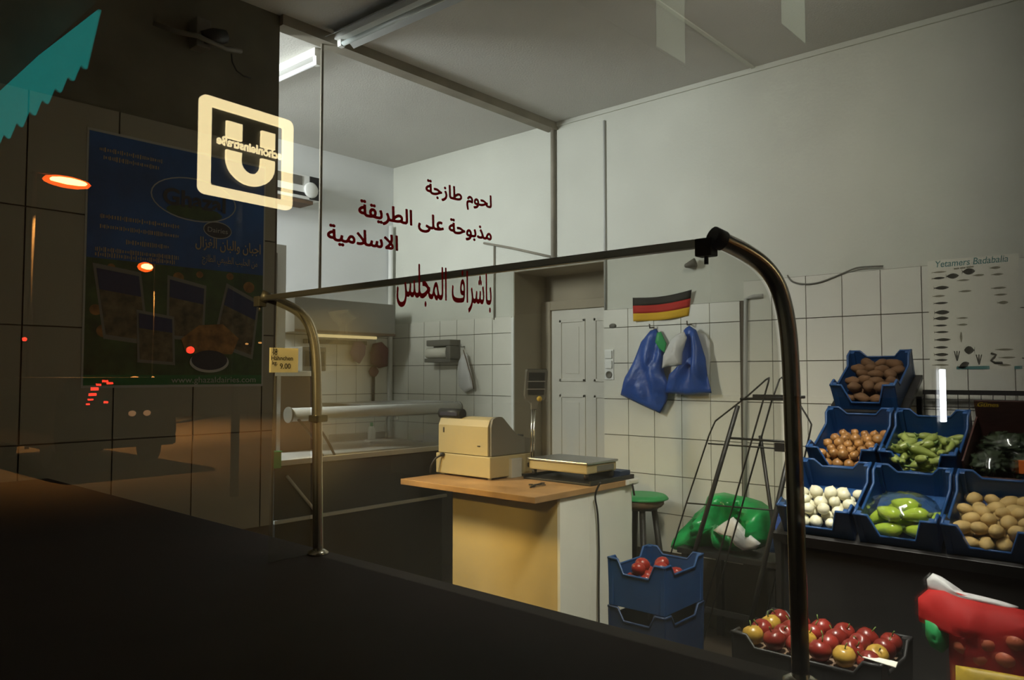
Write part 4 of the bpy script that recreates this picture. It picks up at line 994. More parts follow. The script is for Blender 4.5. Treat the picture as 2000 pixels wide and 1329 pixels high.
lt = thing('low_table', 'low dark table under the green bag behind the wire stand', 'table', (4.08, 1.92, 0))
bx('table_top', (3.86, 1.62, .555), (4.33, 2.20, .585), M['black'], lt, .003)
for x in (3.89, 4.30):
    for y in (1.66, 2.16): bx('leg', (x - .018, y - .018, 0), (x + .018, y + .018, .555), M['black'], lt)
bx('stretcher', (3.885, 1.66, .25), (3.895, 2.16, .28), M['black'], lt)
gbx = lambda x, y: onx(x, y, 4.06)
puffy('green_bag', dens([(1316, 1070), (1322, 1050), (1340, 1025), (1362, 1000), (1380, 985), (1388, 966), (1415, 962), (1438, 968), (1462, 972), (1488, 980), (1515, 1000), (1522, 1030), (1510, 1060), (1480, 1074), (1440, 1078), (1390, 1077), (1345, 1078)], 3), gbx, .15, M['greenbag'], 'big crumpled bright green plastic bag on the low dark table', 'bag', back=(1, 0, 0), freq=7, amp=.8, seed=9)
puffy('white_bag', dens([(1393, 1036), (1412, 1022), (1432, 1010), (1446, 1024), (1462, 1042), (1486, 1062), (1478, 1072), (1452, 1076), (1438, 1066), (1424, 1046), (1405, 1044)], 2), lambda x, y: onx(x, y, 3.885), .035, M['whitebag'], 'crumpled white plastic bag lying against the front of the green bag', 'bag', back=(1, 0, 0), seed=12)
puffy('blue_bag', dens([(1506, 1010), (1524, 1000), (1538, 1010), (1544, 1050), (1536, 1082), (1504, 1080)], 2), lambda x, y: onx(x, y, 3.93), .05, M['bluebag'], 'small crumpled blue bag at the right end of the low dark table', 'bag', back=(1, 0, 0), seed=14)

# ================================================================== crates
_cr = {}
def crate(label, loc, tilt, L=.36, W=.305, H=.145, front=.042, m='blue', group='blue vegetable crates', name='vegetable_crate'):
    """open stacking crate; local x = length (front at -L/2), y = width"""
    t = thing(name, label, 'crate', loc, group, (0, -R(tilt), 0))
    key = (L, W, H, front, m)
    def part(nm, fn, lab=None):
        k2 = key + (nm[1],)
        if k2 not in _cr:
            q = MB(); fn(q); bmesh.ops.recalc_face_normals(q.bm, faces=q.bm.faces); me = bpy.data.meshes.new(nm[0]); q.bm.to_mesh(me); q.bm.free(); me.materials.append(M[m]); _cr[k2] = me
        return link(nm[0], _cr[k2], t)
    th = .007
    def panel(along, sgn, dip):
        w_ = (W if along == 'y' else L) / 2 - .001
        e1, e2 = min(.055, w_ * .35), min(.085, w_ * .55)
        top = [(w_, H), (w_ - e1, H), (w_ - e2, dip), (-w_ + e2, dip), (-w_ + e1, H), (-w_, H)]
        def pt(a, z, o):
            fl = .97 + .03 * z / H
            return (sgn * (L / 2 * fl - o), a * fl, z) if along == 'y' else (a * fl, sgn * (W / 2 * fl - o), z)
        def f(q):
            v = Vector((-sgn * th, 0, 0)) if along == 'y' else Vector((0, -sgn * th, 0))
            q.prism([pt(a, z, .004) for a, z in [(-w_, .004), (w_, .004)] + top], v)
        def g(q):
            q.tube([pt(a, z, .006) for a, z in top], .0065, 6)
        return f, g
    part(('base', 'base'), lambda q: q.box((-L / 2 * .97 + .01, -W / 2 * .97 + .01, 0), (L / 2 * .97 - .01, W / 2 * .97 - .01, .008)))
    for k, (al, sg, dip) in enumerate((('y', -1, front), ('y', 1, H - .035), ('x', -1, H - .045), ('x', 1, H - .045))):
        f, g = panel(al, sg, dip); part(('side_panel', 'p%d' % k), f); part(('rim', 'r%d' % k), g)
    for i, (a_, b_) in enumerate(((-1, -1), (-1, 1), (1, -1), (1, 1))):
        part(('corner_post', 'c%d' % i), lambda q: q.box((a_ * (L / 2 * .985 - .028), b_ * (W / 2 * .985 - .028), .002), (a_ * (L / 2 * .985 - .002), b_ * (W / 2 * .985 - .002), H + .002), .004))
    return t
TILT = 30
ct_, st__ = math.cos(R(TILT)), math.sin(R(TILT))
def tilted(xf, zf, yc, L=.36):               # front-bottom edge of a tilted crate -> its middle
    return (xf + L / 2 * ct_, yc, zf + L / 2 * st__)
X3, X2, X1_ = 3.31, 3.655, 3.985
Z3, Z2, Z1 = .862, 1.088, 1.372
Y1, Y2, Y3 = 1.212, .896, .580
rack = thing('vegetable_rack', 'dark stepped metal rack of tilted shelves along the tiled wall', 'rack', (3.85, .9, 0))
def shelf(xf, zf, y0, y1):
    q = MB(); q.box((0, y0, -.022), (.36, y1, -.002), 0, Matrix.Translation((xf, 0, zf)) @ Matrix.Rotation(-R(TILT), 4, 'Y')); q.build('shelf', M['blackmetal'], rack)
    q = MB(); q.box((-.022, y0, -.045), (-.002, y1, .010), .002, Matrix.Translation((xf, 0, zf)) @ Matrix.Rotation(-R(TILT), 4, 'Y')); q.build('front_rail', M['blackmetal'], rack)
shelf(X3, Z3, .37, 1.40); shelf(X2, Z2, .37, 1.395); shelf(X1_ - .01, Z1, 1.03, 1.395)
for x, z in ((X3 + .01, Z3 - .03), (X2 + .02, Z2 - .03), (X1_ + .02, Z1 - .03), (4.30, 1.44)):
    for y in ((.385, 1.385) if x < 3.9 else (1.05, 1.385)): bx('upright', (x - .014, y - .012, 0), (x + .014, y + .012, z), M['blackmetal'], rack)
bx('dark_infill', (X3 + .03, .385, .05), (X3 + .045, 1.385, Z3 - .04), M['black'], rack)  # board added to keep the space under the shelves black
lab = {(3, 1): 'blue crate of white onions on the lowest shelf, by the steel tube', (3, 2): 'blue crate with bagged green peppers in the middle of the lowest shelf', (3, 3): 'blue crate of potatoes on the lowest shelf',
       (2, 1): 'blue crate of brown onions on the middle shelf', (2, 2): 'blue crate of pale green peppers on the middle shelf', (1, 1): 'blue crate of brown roots on the topmost shelf'}
CR = {}
for (r, c), l_ in lab.items():
    xf, zf = {3: (X3, Z3), 2: (X2, Z2), 1: (X1_, Z1)}[r]; yc = {1: Y1, 2: Y2, 3: Y3}[c]
    CR[(r, c)] = (crate(l_, tilted(xf, zf, yc), TILT), Matrix.Translation(tilted(xf, zf, yc)) @ Matrix.Rotation(-R(TILT), 4, 'Y'))
# printed lettering on the topmost crate back
q = MB()
mt1 = CR[(1, 1)][1]
for yy in (.06, -.02): lettering(q, 'MX' if yy > 0 else 'OP', (.162, yy, .08), (0, -1, 0), (0, 0, 1), height=.022)
q.build('stamp', M['fishinkpale'], CR[(1, 1)][0], local=True)

# produce protos share meshes; each piece is an object of its own
def protos(nm, m, rad, amp, freq, n=3, sub=2, seeds=0):
    out = []
    for k in range(n):
        q = MB(); q.blob((0, 0, 0), rad, sub, amp, freq, seeds + k); me = bpy.data.meshes.new(nm); q.bm.to_mesh(me); q.bm.free(); me.materials.append(M[m]); out.append(me)
    return out
def onionmesh(nm, m, r):
    q = MB(); q.lathe([(0, -r * .86), (r * .3, -r * .84), (r * .72, -r * .62), (r * .97, -r * .15), (r * .98, r * .2), (r * .78, r * .60), (r * .45, r * .84), (r * .17, r * .98), (r * .08, r * 1.10), (0, r * 1.12)], 14)
    me = bpy.data.meshes.new(nm); q.bm.to_mesh(me); q.bm.free(); me.materials.append(M[m]); return me
def peppermesh(nm, m, l, r, bend):
    q = MB(); n = 9
    q.tube([(l * (i / (n - 1) - .5), bend * math.sin(i / (n - 1) * math.pi), 0) for i in range(n)], [r * v for v in (.35, .82, 1, 1.0, .93, .82, .66, .42, .1)], 9)
    me = bpy.data.meshes.new(nm); q.bm.to_mesh(me); q.bm.free(); me.materials.append(M[m]); return me
def stemmesh(l, r):
    q = MB(); q.tube([(-l * .47, 0, 0), (-l * .53, .0, .003), (-l * .62, .004, .010)], [r * .5, r * .28, r * .16], 6)
    me = bpy.data.meshes.new('stem'); q.bm.to_mesh(me); q.bm.free(); me.materials.append(M['stem']); return me
rnd = random.Random(21)
ORD = ('first', 'second', 'third', 'fourth', 'fifth', 'sixth', 'seventh', 'eighth', 'ninth', 'tenth')
def rows_of(pts, d):
    '''say for each piece of a heap which layer, row and place it has'''
    out = []
    zs = sorted(p[2] for p in pts); z0 = zs[0]
    for p in pts:
        lay = 'upper layer' if p[2] > z0 + .55 * d else 'lower layer'
        same = [q_ for q_ in pts if (q_[2] > z0 + .55 * d) == (p[2] > z0 + .55 * d)]
        xs = sorted({round(q_[0] / (d * .92)) for q_ in same}); r = xs.index(round(p[0] / (d * .92)))
        row = sorted((q_ for q_ in same if round(q_[0] / (d * .92)) == xs[r]), key=lambda q_: -q_[1]); c = row.index(p)
        out.append('%s, %s row, %s from the left' % (lay, ORD[min(r, 9)], ORD[min(c, 9)]))
    return out
def place(mtx, meshes, pts, name, label, cat, group, rot='any', stem=None, scale=(.9, 1.1), d=.06):
    for (x, y, z), where in zip(pts, rows_of(pts, d)):
        o = bpy.data.objects.new(name, rnd.choice(meshes)); C.objects.link(o); WLOC[o.name] = Vector((0, 0, 0))
        o.location = mtx @ Vector((x, y, z)); s = rnd.uniform(*scale); o.scale = (s, s, s)
        if rot == 'any': o.rotation_euler = (rnd.uniform(0, 6.3), rnd.uniform(0, 6.3), rnd.uniform(0, 6.3))
        elif rot == 'up': o.rotation_euler = (rnd.uniform(-.7, .7), rnd.uniform(-.9, .5), rnd.uniform(0, 6.3))
        else: o.rotation_euler = (rnd.uniform(-.25, .25), rnd.uniform(-.4, .4), rnd.uniform(0, 6.3))
        tag(o, label + ', ' + where, cat, group)
        if stem: link('stem', stem, o)
def heap(L, W, d, z0, layers, jit=.12, front=None):
    """hexagonal layers of pieces of diameter d; later layers only towards the front"""
    out = []
    for k in range(layers):
        x1 = L / 2 - d * .55 if (front is None or k == 0) else -L / 2 + front * L
        x = -L / 2 + d * .55 + (d * .5 if k % 2 else 0); row = 0
        while x <= x1:
            y = -W / 2 + d * .55 + (d * .5 if (row + k) % 2 else 0)
            while y <= W / 2 - d * .5:
                out.append((x + rnd.uniform(-jit, jit) * d, y + rnd.uniform(-jit, jit) * d, z0 + d * .5 + k * d * .80 + rnd.uniform(0, .1) * d)); y += d * 1.03
            x += d * .92; row += 1
    return out
# (3,1) white onions, (3,3) potatoes, (2,1) brown onions, (2,2) pale peppers, (1,1) brown roots
place(CR[(3, 1)][1], [onionmesh('white_onion', 'whiteonion', .029), onionmesh('white_onion', 'whiteonion', .026)], heap(.33, .27, .058, .01, 2, front=.62), 'white_onion', 'white onion in lowest crate', 'onion', 'white onions in the lowest crate', 'up', d=.058)
place(CR[(3, 3)][1], protos('potato', 'potato', (.036, .026, .025), .10, 1.6, 4), heap(.33, .27, .057, .01, 2, front=.62), 'potato', 'potato in lowest crate', 'potato', 'potatoes in the lowest crate', 'flat', d=.057)
place(CR[(2, 1)][1], [onionmesh('brown_onion', 'onion', .0235), onionmesh('brown_onion', 'onion', .021)], heap(.33, .27, .0465, .01, 2, front=.66), 'brown_onion', 'small brown onion, middle shelf', 'onion', 'brown onions on the middle shelf', 'up', d=.0465)
pep = [peppermesh('pale_pepper', 'palepepper', .115, .019, .012), peppermesh('pale_pepper', 'palepepper', .10, .018, -.010)]
pts = []
for k in range(3):
    for i in range(6 - k):
        for j in range(3): pts.append((-.145 + .05 * i + rnd.uniform(-.008, .008) + .02 * (k % 2), -.085 + .085 * j + rnd.uniform(-.012, .012), .03 + .033 * k))
place(CR[(2, 2)][1], pep, pts, 'pale_pepper', 'pale pointed pepper, middle shelf', 'pepper', 'pale peppers on the middle shelf', 'flat', stemmesh(.11, .018), d=.05)
place(CR[(1, 1)][1], protos('brown_root', 'brownroot', (.042, .027, .025), .2, 1.8, 3), heap(.33, .27, .062, .01, 2, front=.9), 'brown_root', 'brown root in topmost crate', 'root', 'brown roots in the topmost crate', 'flat', d=.062)
# (3,2) bag of big green peppers
mtb = CR[(3, 2)][1]
big = [peppermesh('green_pepper', 'pepper', .13, .031, .010), peppermesh('green_pepper', 'pepper', .12, .030, -.008)]; bst = stemmesh(.125, .03)
bigpos = [(-.115, .055, .042, .3), (-.12, -.055, .042, 0.1), (-.05, -.005, .042, .2), (-.05, .09, .042, 1.0), (-.04, -.095, .042, .8), (-.085, -.045, .092, .4), (-.075, .045, .094, -.2), (.02, .03, .042, .1), (-.01, .0, .092, .0)]
for k, (x, y, z, a_) in enumerate(bigpos):
    o = bpy.data.objects.new('green_pepper', big[k % 2]); C.objects.link(o)
    o.matrix_world = mtb @ Matrix.Translation((x, y, z)) @ Matrix.Rotation(a_ + 1.2, 4, 'Z') @ Matrix.Rotation(.2, 4, 'Y')
    tag(o, 'large green pepper in clear film, ' + rows_of([b_[:3] for b_ in bigpos], .055)[k], 'pepper', 'bagged green peppers'); link('stem', bst, o)
q = MB(); q.blob((-.055, -.0, .068), (.118, .140, .076), 4, .22, 4.5, 3); o = q.build('film_bag', M['clearbag'], local=True); o.matrix_world = mtb
tag(o, 'clear shiny film bag around the large green peppers in the lowest middle crate', 'bag')
# printed carton beside the pale peppers
mc = Matrix.Translation(tilted(X2, Z2, Y3)) @ Matrix.Rotation(-R(TILT), 4, 'Y')
cn = thing('printed_carton', 'open dark printed carton at the end of the middle shelf', 'carton', tilted(X2, Z2, Y3), None, (0, -R(TILT), 0))
def cpart(nm, a, b, m=M['carton']):
    q = MB(); q.box(a, b, .001); return q.build(nm, m, cn, local=True)
cpart('base', (-.178, -.148, 0), (.178, .148, .006)); cpart('back_flap', (.171, -.148, .006), (.178, .148, .20)); cpart('front_wall', (-.178, -.148, .006), (-.171, .148, .05))
cpart('side_wall', (-.171, -.148, .006), (.171, -.141, .12)); cpart('side_wall', (-.171, .141, .006), (.171, .148, .12))
q = MB(); lettering(q, 'Günes', (.1700, .135, .172), (0, -1, 0), (0, 0, 1), height=.032, offset=.01, shear=.35); lettering(q, 'Gü', (.1700, -.10, .166), (0, -1, 0), (0, 0, 1), height=.018)
q.build('lettering', M['yellow'], cn, local=True)
q = MB(); q.prism([(.1862, .016, .118), (.1702, -.04, .118), (.1702, -.04, .124), (.1862, .016, .124)], (.0005, 0, 0)); q.build('print_line', M['print_pale'], cn, local=True)
for k, (x, y, z, r_) in enumerate(((-.09, .065, .058, (.075, .07, .048)), (-.09, -.07, .058, (.075, .065, .05)), (.05, .02, .058, (.07, .10, .048)))):
    t = thing('herb_bag', ('clear film bag of herbs at the front of the dark carton, next to the peppers', 'clear film bag of herbs with an orange label at the front of the dark carton', 'clear film bag of herbs at the back of the dark carton')[k], 'bag', tuple(mc @ Vector((x, y, z))), 'film bags in the dark carton', (0, -R(TILT), 0))
    q = MB(); q.blob((0, 0, 0), [v * .82 for v in r_], 4, .8, 5.5, k + 4); q.build('herbs', M['herb'], t, local=True)
    q = MB(); q.blob((0, 0, 0), r_, 3, .42, 4, k + 4); q.build('film', M['clearbag'], t, local=True)
    if k == 1:
        q = MB(); q.box((-.078, -.012, -.02), (-.070, .024, .035), .003, Matrix.Rotation(R(25), 4, 'Y')); q.build('orange_label', mat('orange_label', (.55, .12, .02), .4), t, local=True)
# wire grid behind, small tag
wg = thing('wire_grid', 'black wire grid panel standing against the tiles behind the dark carton', 'grid', (4.31, .75, 1.2))
q = MB()
for k in range(14): y = .38 + .05 * k; q.tube([(4.31, y, 1.20), (4.31, y, 1.46)], .0022, 5)
for k in range(5): z = 1.22 + .052 * k; q.tube([(4.306, .37, z), (4.306, 1.035, z)], .0022, 5)
q.build('wire_mesh', M['blackmetal'], wg); bx('top_rail', (4.300, .37, 1.452), (4.32, 1.035, 1.475), M['blackmetal'], wg); bx('bottom_rail', (4.300, .37, 1.19), (4.32, 1.035, 1.205), M['blackmetal'], wg)
for y in (.39, 1.02): bx('stay', (4.302, y - .01, 0), (4.318, y + .01, 1.2), M['blackmetal'], wg)
p_ = onx(1771, 800, 4.29); tg = thing('shelf_tag', 'tiny white tag clipped to the wire grid above the pale peppers', 'tag', tuple(p_)); bx('tag_card', (4.294, p_.y - .017, p_.z - .008), (4.2975, p_.y + .017, p_.z + .010), M['paper'], tg); bx('tag_clip', (4.297, p_.y - .006, p_.z - .004), (4.304, p_.y + .006, p_.z + .004), M['black'], tg)

# tomato crate on its stack in front of the desk
TC = (3.15, 1.905)
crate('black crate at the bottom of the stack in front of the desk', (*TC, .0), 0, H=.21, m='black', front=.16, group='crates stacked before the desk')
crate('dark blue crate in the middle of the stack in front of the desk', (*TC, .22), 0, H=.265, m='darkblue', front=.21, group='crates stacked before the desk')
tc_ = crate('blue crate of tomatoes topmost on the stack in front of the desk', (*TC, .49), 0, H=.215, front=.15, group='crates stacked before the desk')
mt = Matrix.Translation((*TC, .49))
place(mt, protos('tomato', 'tomato', (.036, .036, .031), .05, 1.5, 3), [(x, y, z + .07) for x, y, z in heap(.31, .27, .075, .012, 1, jit=.03)], 'tomato', 'red tomato deep in blue crate', 'tomato', 'tomatoes in the blue crate', 'up')
bx('liner_board', (TC[0] - .158, TC[1] - .132, .556), (TC[0] + .158, TC[1] + .132, .568), M['brown'], tc_)
place(mt, protos('tomato', 'tomato', (.036, .036, .031), .05, 1.5, 3), [(-.105, .03, .170), (-.04, -.05, .170), (-.03, .055, .172), (.05, .0, .170)], 'tomato', 'red tomato on top in blue crate', 'tomato', 'tomatoes heaped on the blue crate', 'up')

# apple crate near the window
AP = (2.74, 1.00)
crate('black crate at the foot of the apple stack near the window', (*AP, .0), 0, L=.36, W=.50, H=.24, m='black', front=.2, group='black apple crates', name='apple_crate')
ac_ = crate('black crate of red and yellow apples near the window', (*AP, .245), 0, L=.36, W=.50, H=.40, m='black', front=.36, group='black apple crates', name='apple_crate')
bx('liner_tray', (AP[0] - .155, AP[1] - .222, .585), (AP[0] + .155, AP[1] + .222, .595), M['brown'], ac_); bx('liner_block', (AP[0] - .15, AP[1] - .215, .2535), (AP[0] + .15, AP[1] + .215, .585), M['brown'], ac_)
def applemesh(nm, m):
    r = .038; q = MB(); q.lathe([(0, -r * .78), (r * .35, -r * .85), (r * .75, -r * .6), (r, -r * .05), (r * .97, r * .3), (r * .72, r * .72), (r * .35, r * .85), (r * .12, r * .72), (0, r * .6)], 16)
    me = bpy.data.meshes.new(nm); q.bm.to_mesh(me); q.bm.free(); me.materials.append(M[m]); return me
q = MB(); q.tube([(0, 0, .024), (.002, 0, .04), (.006, .002, .05)], .0022, 5); ast = bpy.data.meshes.new('stem'); q.bm.to_mesh(ast); q.bm.free(); ast.materials.append(M['stem'])
red, yel = applemesh('apple', 'apple'), applemesh('apple', 'appleyellow')
ma = Matrix.Translation((*AP, 0)); ra, ya = [], []
for i in range(4):
    for j in range(6):
        p_ = (-.117 + .078 * i, -.195 + .078 * j, .63)
        (ya if (i, j) in ((0, 5), (0, 1), (1, 3), (2, 5), (1, 0)) else ra).append(p_)
place(ma, [red], ra, 'apple', 'red apple in black crate', 'apple', 'red apples in the black crate', 'up', ast, (.97, 1.0), .078)
place(ma, [yel], ya, 'apple', 'yellow apple in black crate', 'apple', 'yellow apples in the black crate', 'up', ast, (.97, 1.0), .078)
p_ = Vector((2.60, .765, .648)); q = MB(); q.prism([p_ + Vector(v) for v in ((-.02, -.05, 0), (.02, -.045, .004), (.025, .04, .002), (-.015, .05, .006))], (0, 0, .002)); 
tag(q.build('paper_scrap', M['paper'], origin=p_), 'scrap of pale paper on the edge of the black apple crate', 'paper')

# red bag at the window on a dark box
bb2 = thing('dark_box', 'dark box under the red plastic bag beside the window', 'box', (2.87, .58, 0))
bx('box_body', (2.62, .37, .0), (3.1, .735, .43), M['black'], bb2, .004); bx('box_lid', (2.612, .365, .43), (3.108, .74, .455), M['black'], bb2, .004)
rb = thing('red_bag', 'red plastic bag of potatoes with a crumpled white top near the window', 'bag', (2.75, .55, .456))
RB = lambda x, y: onx(x, y, 2.80)
puffy('bag_body', dens([(1793, 1168), (1812, 1152), (1845, 1150), (1885, 1163), (1940, 1180), (2000, 1192), (2045, 1215), (2060, 1300), (2050, 1408), (1862, 1408), (1856, 1300), (1853, 1216), (1820, 1216), (1794, 1208)], 3), RB, .085, M['redbag'], None, None, back=(1, 0, 0), parent=rb, seed=4)
puffy('crumpled_top', dens([(1812, 1152), (1810, 1132), (1822, 1120), (1836, 1126), (1858, 1142), (1866, 1158), (1900, 1164), (1960, 1176), (1990, 1186), (1985, 1194), (1930, 1184), (1880, 1172), (1850, 1160), (1830, 1158)], 2), lambda x, y: onx(x, y, 2.815), .035, M['whitebag'], None, None, back=(1, 0, 0), parent=rb, seed=6)['label'] = 'crumpled white plastic top'
puffy('green_corner', dens([(1808, 1208), (1856, 1210), (1856, 1262), (1842, 1276), (1818, 1262), (1808, 1240)], 2), lambda x, y: onx(x, y, 2.765), .035, M['green'], None, None, back=(1, 0, 0), parent=rb, seed=8)['label'] = 'green plastic corner'
puffy('yellow_print', dens([(1866, 1300), (1920, 1308), (2040, 1330), (2046, 1402), (1868, 1402)], 2), lambda x, y: onx(x, y, 2.715), .025, M['yellow'], None, None, back=(1, 0, 0), parent=rb, seed=7)['label'] = 'yellow printed foot'
for k, (x, y) in enumerate(((1882, 1262), (1926, 1258), (1912, 1284), (1965, 1288), (1985, 1255))):
    q = MB(); c_ = onx(x, y, 2.738); q.blob(c_, (.026, .03, .027), 2, .06, 2, k); q.build('potato', M['potatored'], rb)
# batten out of view, added as a fixture for the window-side fill lights
batten('ceiling_lamp', (2.75, .42, CZ), (2.75, 1.45, CZ), 'added out-of-view lit batten on the ceiling by the shop window', M['tube_on'], .07, .035)

# ================================================================== street things, met in the pane
yr = -9.0
tl_, tr2, br2, bl2 = refl(390, 180, yr), refl(572, 237, yr), refl(566, 408, yr), refl(383, 378, yr)
ux0, ux1 = (tl_.x + bl2.x) / 2, (tr2.x + br2.x) / 2; uz1, uz0 = (tl_.z + tr2.z) / 2, (bl2.z + br2.z) / 2
us = thing('station_sign', 'glowing square sign with a big U mirrored in the window', 'sign', ((ux0 + ux1) / 2, yr - .05, -.14))
UW, UH = ux1 - ux0, uz1 - uz0
ux1 = (refl(572, 237, yr - .1).x + refl(566, 408, yr - .1).x) / 2; UW = ux1 - ux0
def up(u, v): return Vector((ux0 + u * UW, yr - .1 * u, uz0 + v * UH))
def rrect(u0, v0, u1, v1, r, n=5):
    out = []
    for cx_, cy_, a0 in ((u1 - r, v1 - r, 0), (u0 + r, v1 - r, 90), (u0 + r, v0 + r, 180), (u1 - r, v0 + r, 270)):
        for k in range(n + 1): a_ = R(a0 + 90 * k / n); out.append((cx_ + r * math.cos(a_), cy_ + r * math.sin(a_)))
    return out
q = MB(); o_, i_ = rrect(0, 0, 1, 1, .07), rrect(.115, .10, .885, .90, .02)
for k in range(len(o_)):
    k2 = (k + 1) % len(o_); q.prism([up(*o_[k]), up(*o_[k2]), up(*i_[k2]), up(*i_[k])], (0, .05, 0))
q.build('light_frame', M['sign_light'], us)
q = MB(); q.prism([up(u, v) for u, v in rrect(.03, .03, .97, .97, .05)], (0, -.12, 0)); q.build('sign_case', M['black'], us)
q = MB(); L0, L1, R0, R1 = .27, .43, .64, .79
for a_, b_ in ((L0, L1), (R0, R1)): q.prism([up(a_, .625), up(b_, .625), up(b_, .80), up(a_, .80)], (0, .05, 0))
arc = []
cxm, rv_o, rv_i = (L0 + R1) / 2, (R1 - L0) / 2, (R0 - L1) / 2
n = 14
oa = [(cxm - rv_o * math.cos(math.pi * k / n), .42 - .24 * math.sin(math.pi * k / n)) for k in range(n + 1)]; ia = [(cxm - rv_i * math.cos(math.pi * k / n), .42 - .115 * math.sin(math.pi * k / n)) for k in range(n + 1)]
oa = [(L0, .50)] + oa + [(R1, .50)]; ia = [(L1, .50)] + ia + [(R0, .50)]
for k in range(len(oa) - 1): q.prism([up(*oa[k]), up(*oa[k + 1]), up(*ia[k + 1]), up(*ia[k])], (0, .05, 0))
q.build('letter', M['sign_light'], us)
q = MB(); lettering(q, 'schönleinstraße', up(.86, .535) + Vector((0, .055, 0)), (up(0, 0) - up(1, 0)).normalized(), (0, 0, 1), width=.70 * UW, height=.125 * UH, offset=.05); q.build('station_lettering', M['sign_light'], us)
tb('mast', [((ux0 + ux1) / 2, yr - .25, -.14), ((ux0 + ux1) / 2, yr - .25, uz1)], .06, M['black'], us)

def street_lamp(px, py, wpx, hpx, yr, m, label, mast_dx=-1, power=0, cat='street lamp', name='street_lamp', grp='sodium street lamps'):
    c_ = refl(px, py, yr); s = 1 / rdepth(px, yr)
    t = thing(name, label, cat, (c_.x, yr, -.13), grp)
    q = MB(); q.blob(c_, (wpx / 2 * s, hpx * s * .6, hpx / 2 * s), 2); q.build('lamp_head', m, t)
    if power:
        q = MB(); q.blob(c_ + Vector((0, hpx * s * .35, 0)), (wpx / 2 * s * .78, hpx * s * .4, hpx / 2 * s * .62), 2); q.build('bulb', M['lamp_core'], t)
    mx = c_.x + mast_dx * wpx * .62 * s; r_ = max(.012, wpx * s * .045)
    tb('mast', [(mx, yr - .03, -.13), (mx, yr - .03, c_.z + hpx * s * .4), (c_.x, yr - .03, c_.z + hpx * s * .45)], r_, M['greyplastic' if power else 'black'], t, 6)
    if power:
        l = bpy.data.lights.new('lamp_light', 'SPOT'); l.energy = power; l.color = (1, .42, .10); l.shadow_soft_size = 0; l.spot_size = R(125); l.spot_blend = .5
        lo = bpy.data.objects.new('lamp_light', l); C.objects.link(lo); lo.location = c_ + Vector((0, .3, -.5))
    return t
street_lamp(131, 356, 90, 24, -19, M['lamp_orange'], 'bright orange street lamp mirrored high in the window', -1, 6000)
street_lamp(284, 522, 30, 20, -24, M['lamp_orange'], 'smaller orange street lamp mirrored over the poster', 1, 6000)
TL = 'street lights mirrored in the window'
for px, py, wp, hp3, yr_, m, lb_ in ((372, 684, 15, 14, -18, 'lamp_red', 'bright red traffic light mirrored over the poster'), (48, 663, 9, 8, -20, 'lamp_red', 'small red traffic light mirrored near the window edge'),
        (482, 672, 7, 4, -26, 'lamp_warm', 'tiny orange light mirrored just left of another, beside the poster edge'), (508, 670, 8, 4, -26, 'lamp_warm', 'tiny orange light mirrored at the poster edge'),
        (263, 738, 16, 5, -22, 'lamp_warm', 'small warm light mirrored over the foot of the poster'), (299, 737, 6, 3, -22, 'lamp_warm', 'tiny warm light beside a larger one at the poster foot')):
    street_lamp(px, py, wp, hp3, yr_, M[m], lb_, 1, 0, 'light', 'traffic_light' if 'red' in m else 'street_light', TL)
# parked van seen from behind, guard rail, bollard
yv = -14.0
v0, v1 = refl(105, 800, yv).x, refl(345, 800, yv).x
van = thing('parked_van', 'dark parked van with red tail lights mirrored in the window', 'van', ((v0 + v1) / 2, yv, -.13))
vz = refl(225, 738, yv).z
q = MB(); q.prism([(v0 + .05, yv, .22), (v1 - .05, yv, .22), (v1, yv, .5), (v1 - .04, yv, vz - .35), (v1 - .22, yv, vz), (v0 + .22, yv, vz), (v0 + .04, yv, vz - .35), (v0, yv, .5)], (0, -4.2, 0)); q.build('body', M['carpaint'], van)
q = MB(); q.prism([(v0 + .3, yv + .004, vz - .6), (v1 - .3, yv + .004, vz - .6), (v1 - .4, yv + .004, vz - .12), (v0 + .4, yv + .004, vz - .12)], (0, .02, 0)); q.build('rear_window', M['carglass'], van)
bx('bumper', (v0 + .05, yv, .25), (v1 - .05, yv + .12, .42), M['black'], van, .03)
for x in (v0 + .22, v1 - .22):
    for y in (yv - .7, yv - 3.4): q = MB(); q.tube([(x - .11, y, .19), (x + .11, y, .19)], .32, 16); q.build('wheel', M['black'], van)
for px, py, wp, hh_ in ((205, 745, 10, 4), (192, 752, 9, 4), (184, 760, 14, 6), (180, 771, 14, 5), (176, 781, 10, 3), (171, 790, 7, 3), (214, 749, 11, 4), (206, 786, 8, 4)):
    c_ = refl(px, py, yv); s = 1 / rdepth(px, yv); q = MB(); q.box((c_.x - wp / 2 * s, yv + .001, c_.z - hh_ / 2 * s), (c_.x + wp / 2 * s, yv + .03, c_.z + hh_ / 2 * s), .004); q.build('tail_light', M['lamp_red'], van)
for px, py in ((258, 808), (287, 807)):
    c_ = refl(px, py, yv); q = MB(); q.blob((c_.x, yv + .01, c_.z), (.07, .03, .055), 2); q.build('reverse_light', mat('dim_warm', (.5, .3, .1), .5, emit=(1, .5, .22), estr=1.2), van)
gy = -25.0; a, b = refl(0, 758, gy), refl(122, 762, gy)
gr = thing('guard_rail', 'long orange-lit guard rail mirrored at the window edge', 'railing', ((a.x + b.x) / 2, gy, -.13))
bx('rail', (a.x - 6, gy - .04, a.z - .13), (b.x, gy + .04, a.z + .1), M['whitepanel'], gr)
x = b.x - .3
while x > a.x - 6: bx('post', (x - .06, gy - .03, -.13), (x + .06, gy + .03, a.z - .13), M['whitepanel'], gr); x -= 2.2
a = refl(33, 890, -20); b = refl(33, 750, -20); bo_ = thing('bollard', 'dark upright post mirrored before the guard rail', 'post', (a.x, -20, -.13))
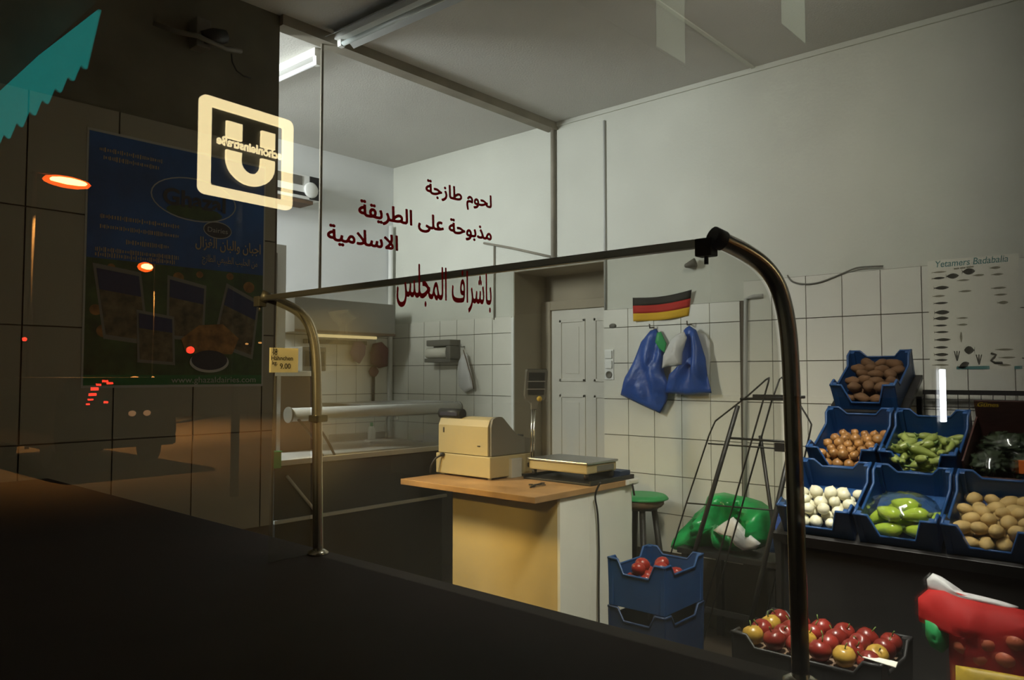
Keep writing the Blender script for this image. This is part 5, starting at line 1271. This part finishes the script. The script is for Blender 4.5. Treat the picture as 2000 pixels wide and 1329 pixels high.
tb('post', [(a.x, -20, -.13), (a.x, -20, b.z)], .10, M['black'], bo_, 10); q = MB(); q.blob((a.x, -20, b.z), (.125, .125, .08), 2); q.build('cap', M['black'], bo_)
# turquoise awning, its scalloped end hanging out over the pavement
AX = .75
def aw(px, py): p_ = onx(px, py, AX); return Vector((AX, 2 * GY - p_.y, p_.z))
awn = thing('street_awning', 'turquoise lit awning with a scalloped edge mirrored in the upper window corner', 'awning', (AX, -1.9, 2.4))
lo_ = []; n = 9
for k in range(n + 1):
    t = k / n; x_ = -60 + 225 * t; y_ = 338 - 205 * t
    lo_.append((x_, y_)); lo_.append((x_ + 14, y_ - 34)) if k < n else None
upp = [(192, 18), (60, 120), (-60, 222)]
q = MB(); q.prism([aw(*p_) for p_ in lo_] + [aw(*p_) for p_ in upp], (.008, 0, 0)); q.build('valance', M['awning'], awn)
za = aw(100, 92).z; q = MB(); q.prism([(AX - .001, aw(192, 18).y, za + .02), (AX - .001, aw(-60, 222).y, za - .02), (AX - 2.2, aw(-60, 222).y, za - .02), (AX - 2.2, aw(192, 18).y, za + .02)], (0, 0, .02)); q.build('awning_cloth', M['facade'], awn)
for x in (AX - .1, AX - 2.0): tb('arm', [(x, aw(170, 30).y - .06, za + .03), (x, .295, 3.6)], .02, M['black'], awn)
# upright twin neon tube on a shop front along the street, lit windows opposite
yn = -1.6; a, b = refl(1841, 722, yn), refl(1846, 824, yn)
ne = thing('neon_tube_sign', 'bright white upright twin tube lamp mirrored above the pale peppers', 'lamp', (a.x, yn, -.0))
s = 1 / rdepth(1843, yn)
for k in (-3.4, 3.4): tb('tube', [(a.x + k * s * 1.5, yn, b.z), (a.x + k * s * 1.5, yn, a.z)], 2.6 * s * 1.5, M['neon'], ne, 8)
bx('mount', (a.x - .1, yn - .1, 0), (a.x + .1, yn - .045, a.z + .05), M['black'], ne)
for k, (x0_, x1_, y0_, y1_, lb_) in enumerate(((1283, 1337, -40, 90, 'pale green lit house window mirrored on the ceiling'), (1527, 1571, -60, 45, 'pale green lit house window mirrored at the upper frame edge'))):
    a, b = refl(x0_, y1_, -29.9), refl(x1_, y0_, -29.9); t = thing('house_window', lb_, 'window', ((a.x + b.x) / 2, -29.95, a.z), 'lit windows across the street')
    bx('window_light', (a.x, -29.98, a.z), (b.x, -29.93, b.z), M['window_lit'], t); bx('sash', (a.x - .1, -29.99, a.z - .12), (b.x + .1, -29.92, a.z), M['black'], t); bx('jamb', (a.x - .1, -29.99, a.z), (a.x, -29.92, b.z), M['black'], t); bx('jamb', (b.x, -29.99, a.z), (b.x + .1, -29.92, b.z), M['black'], t)
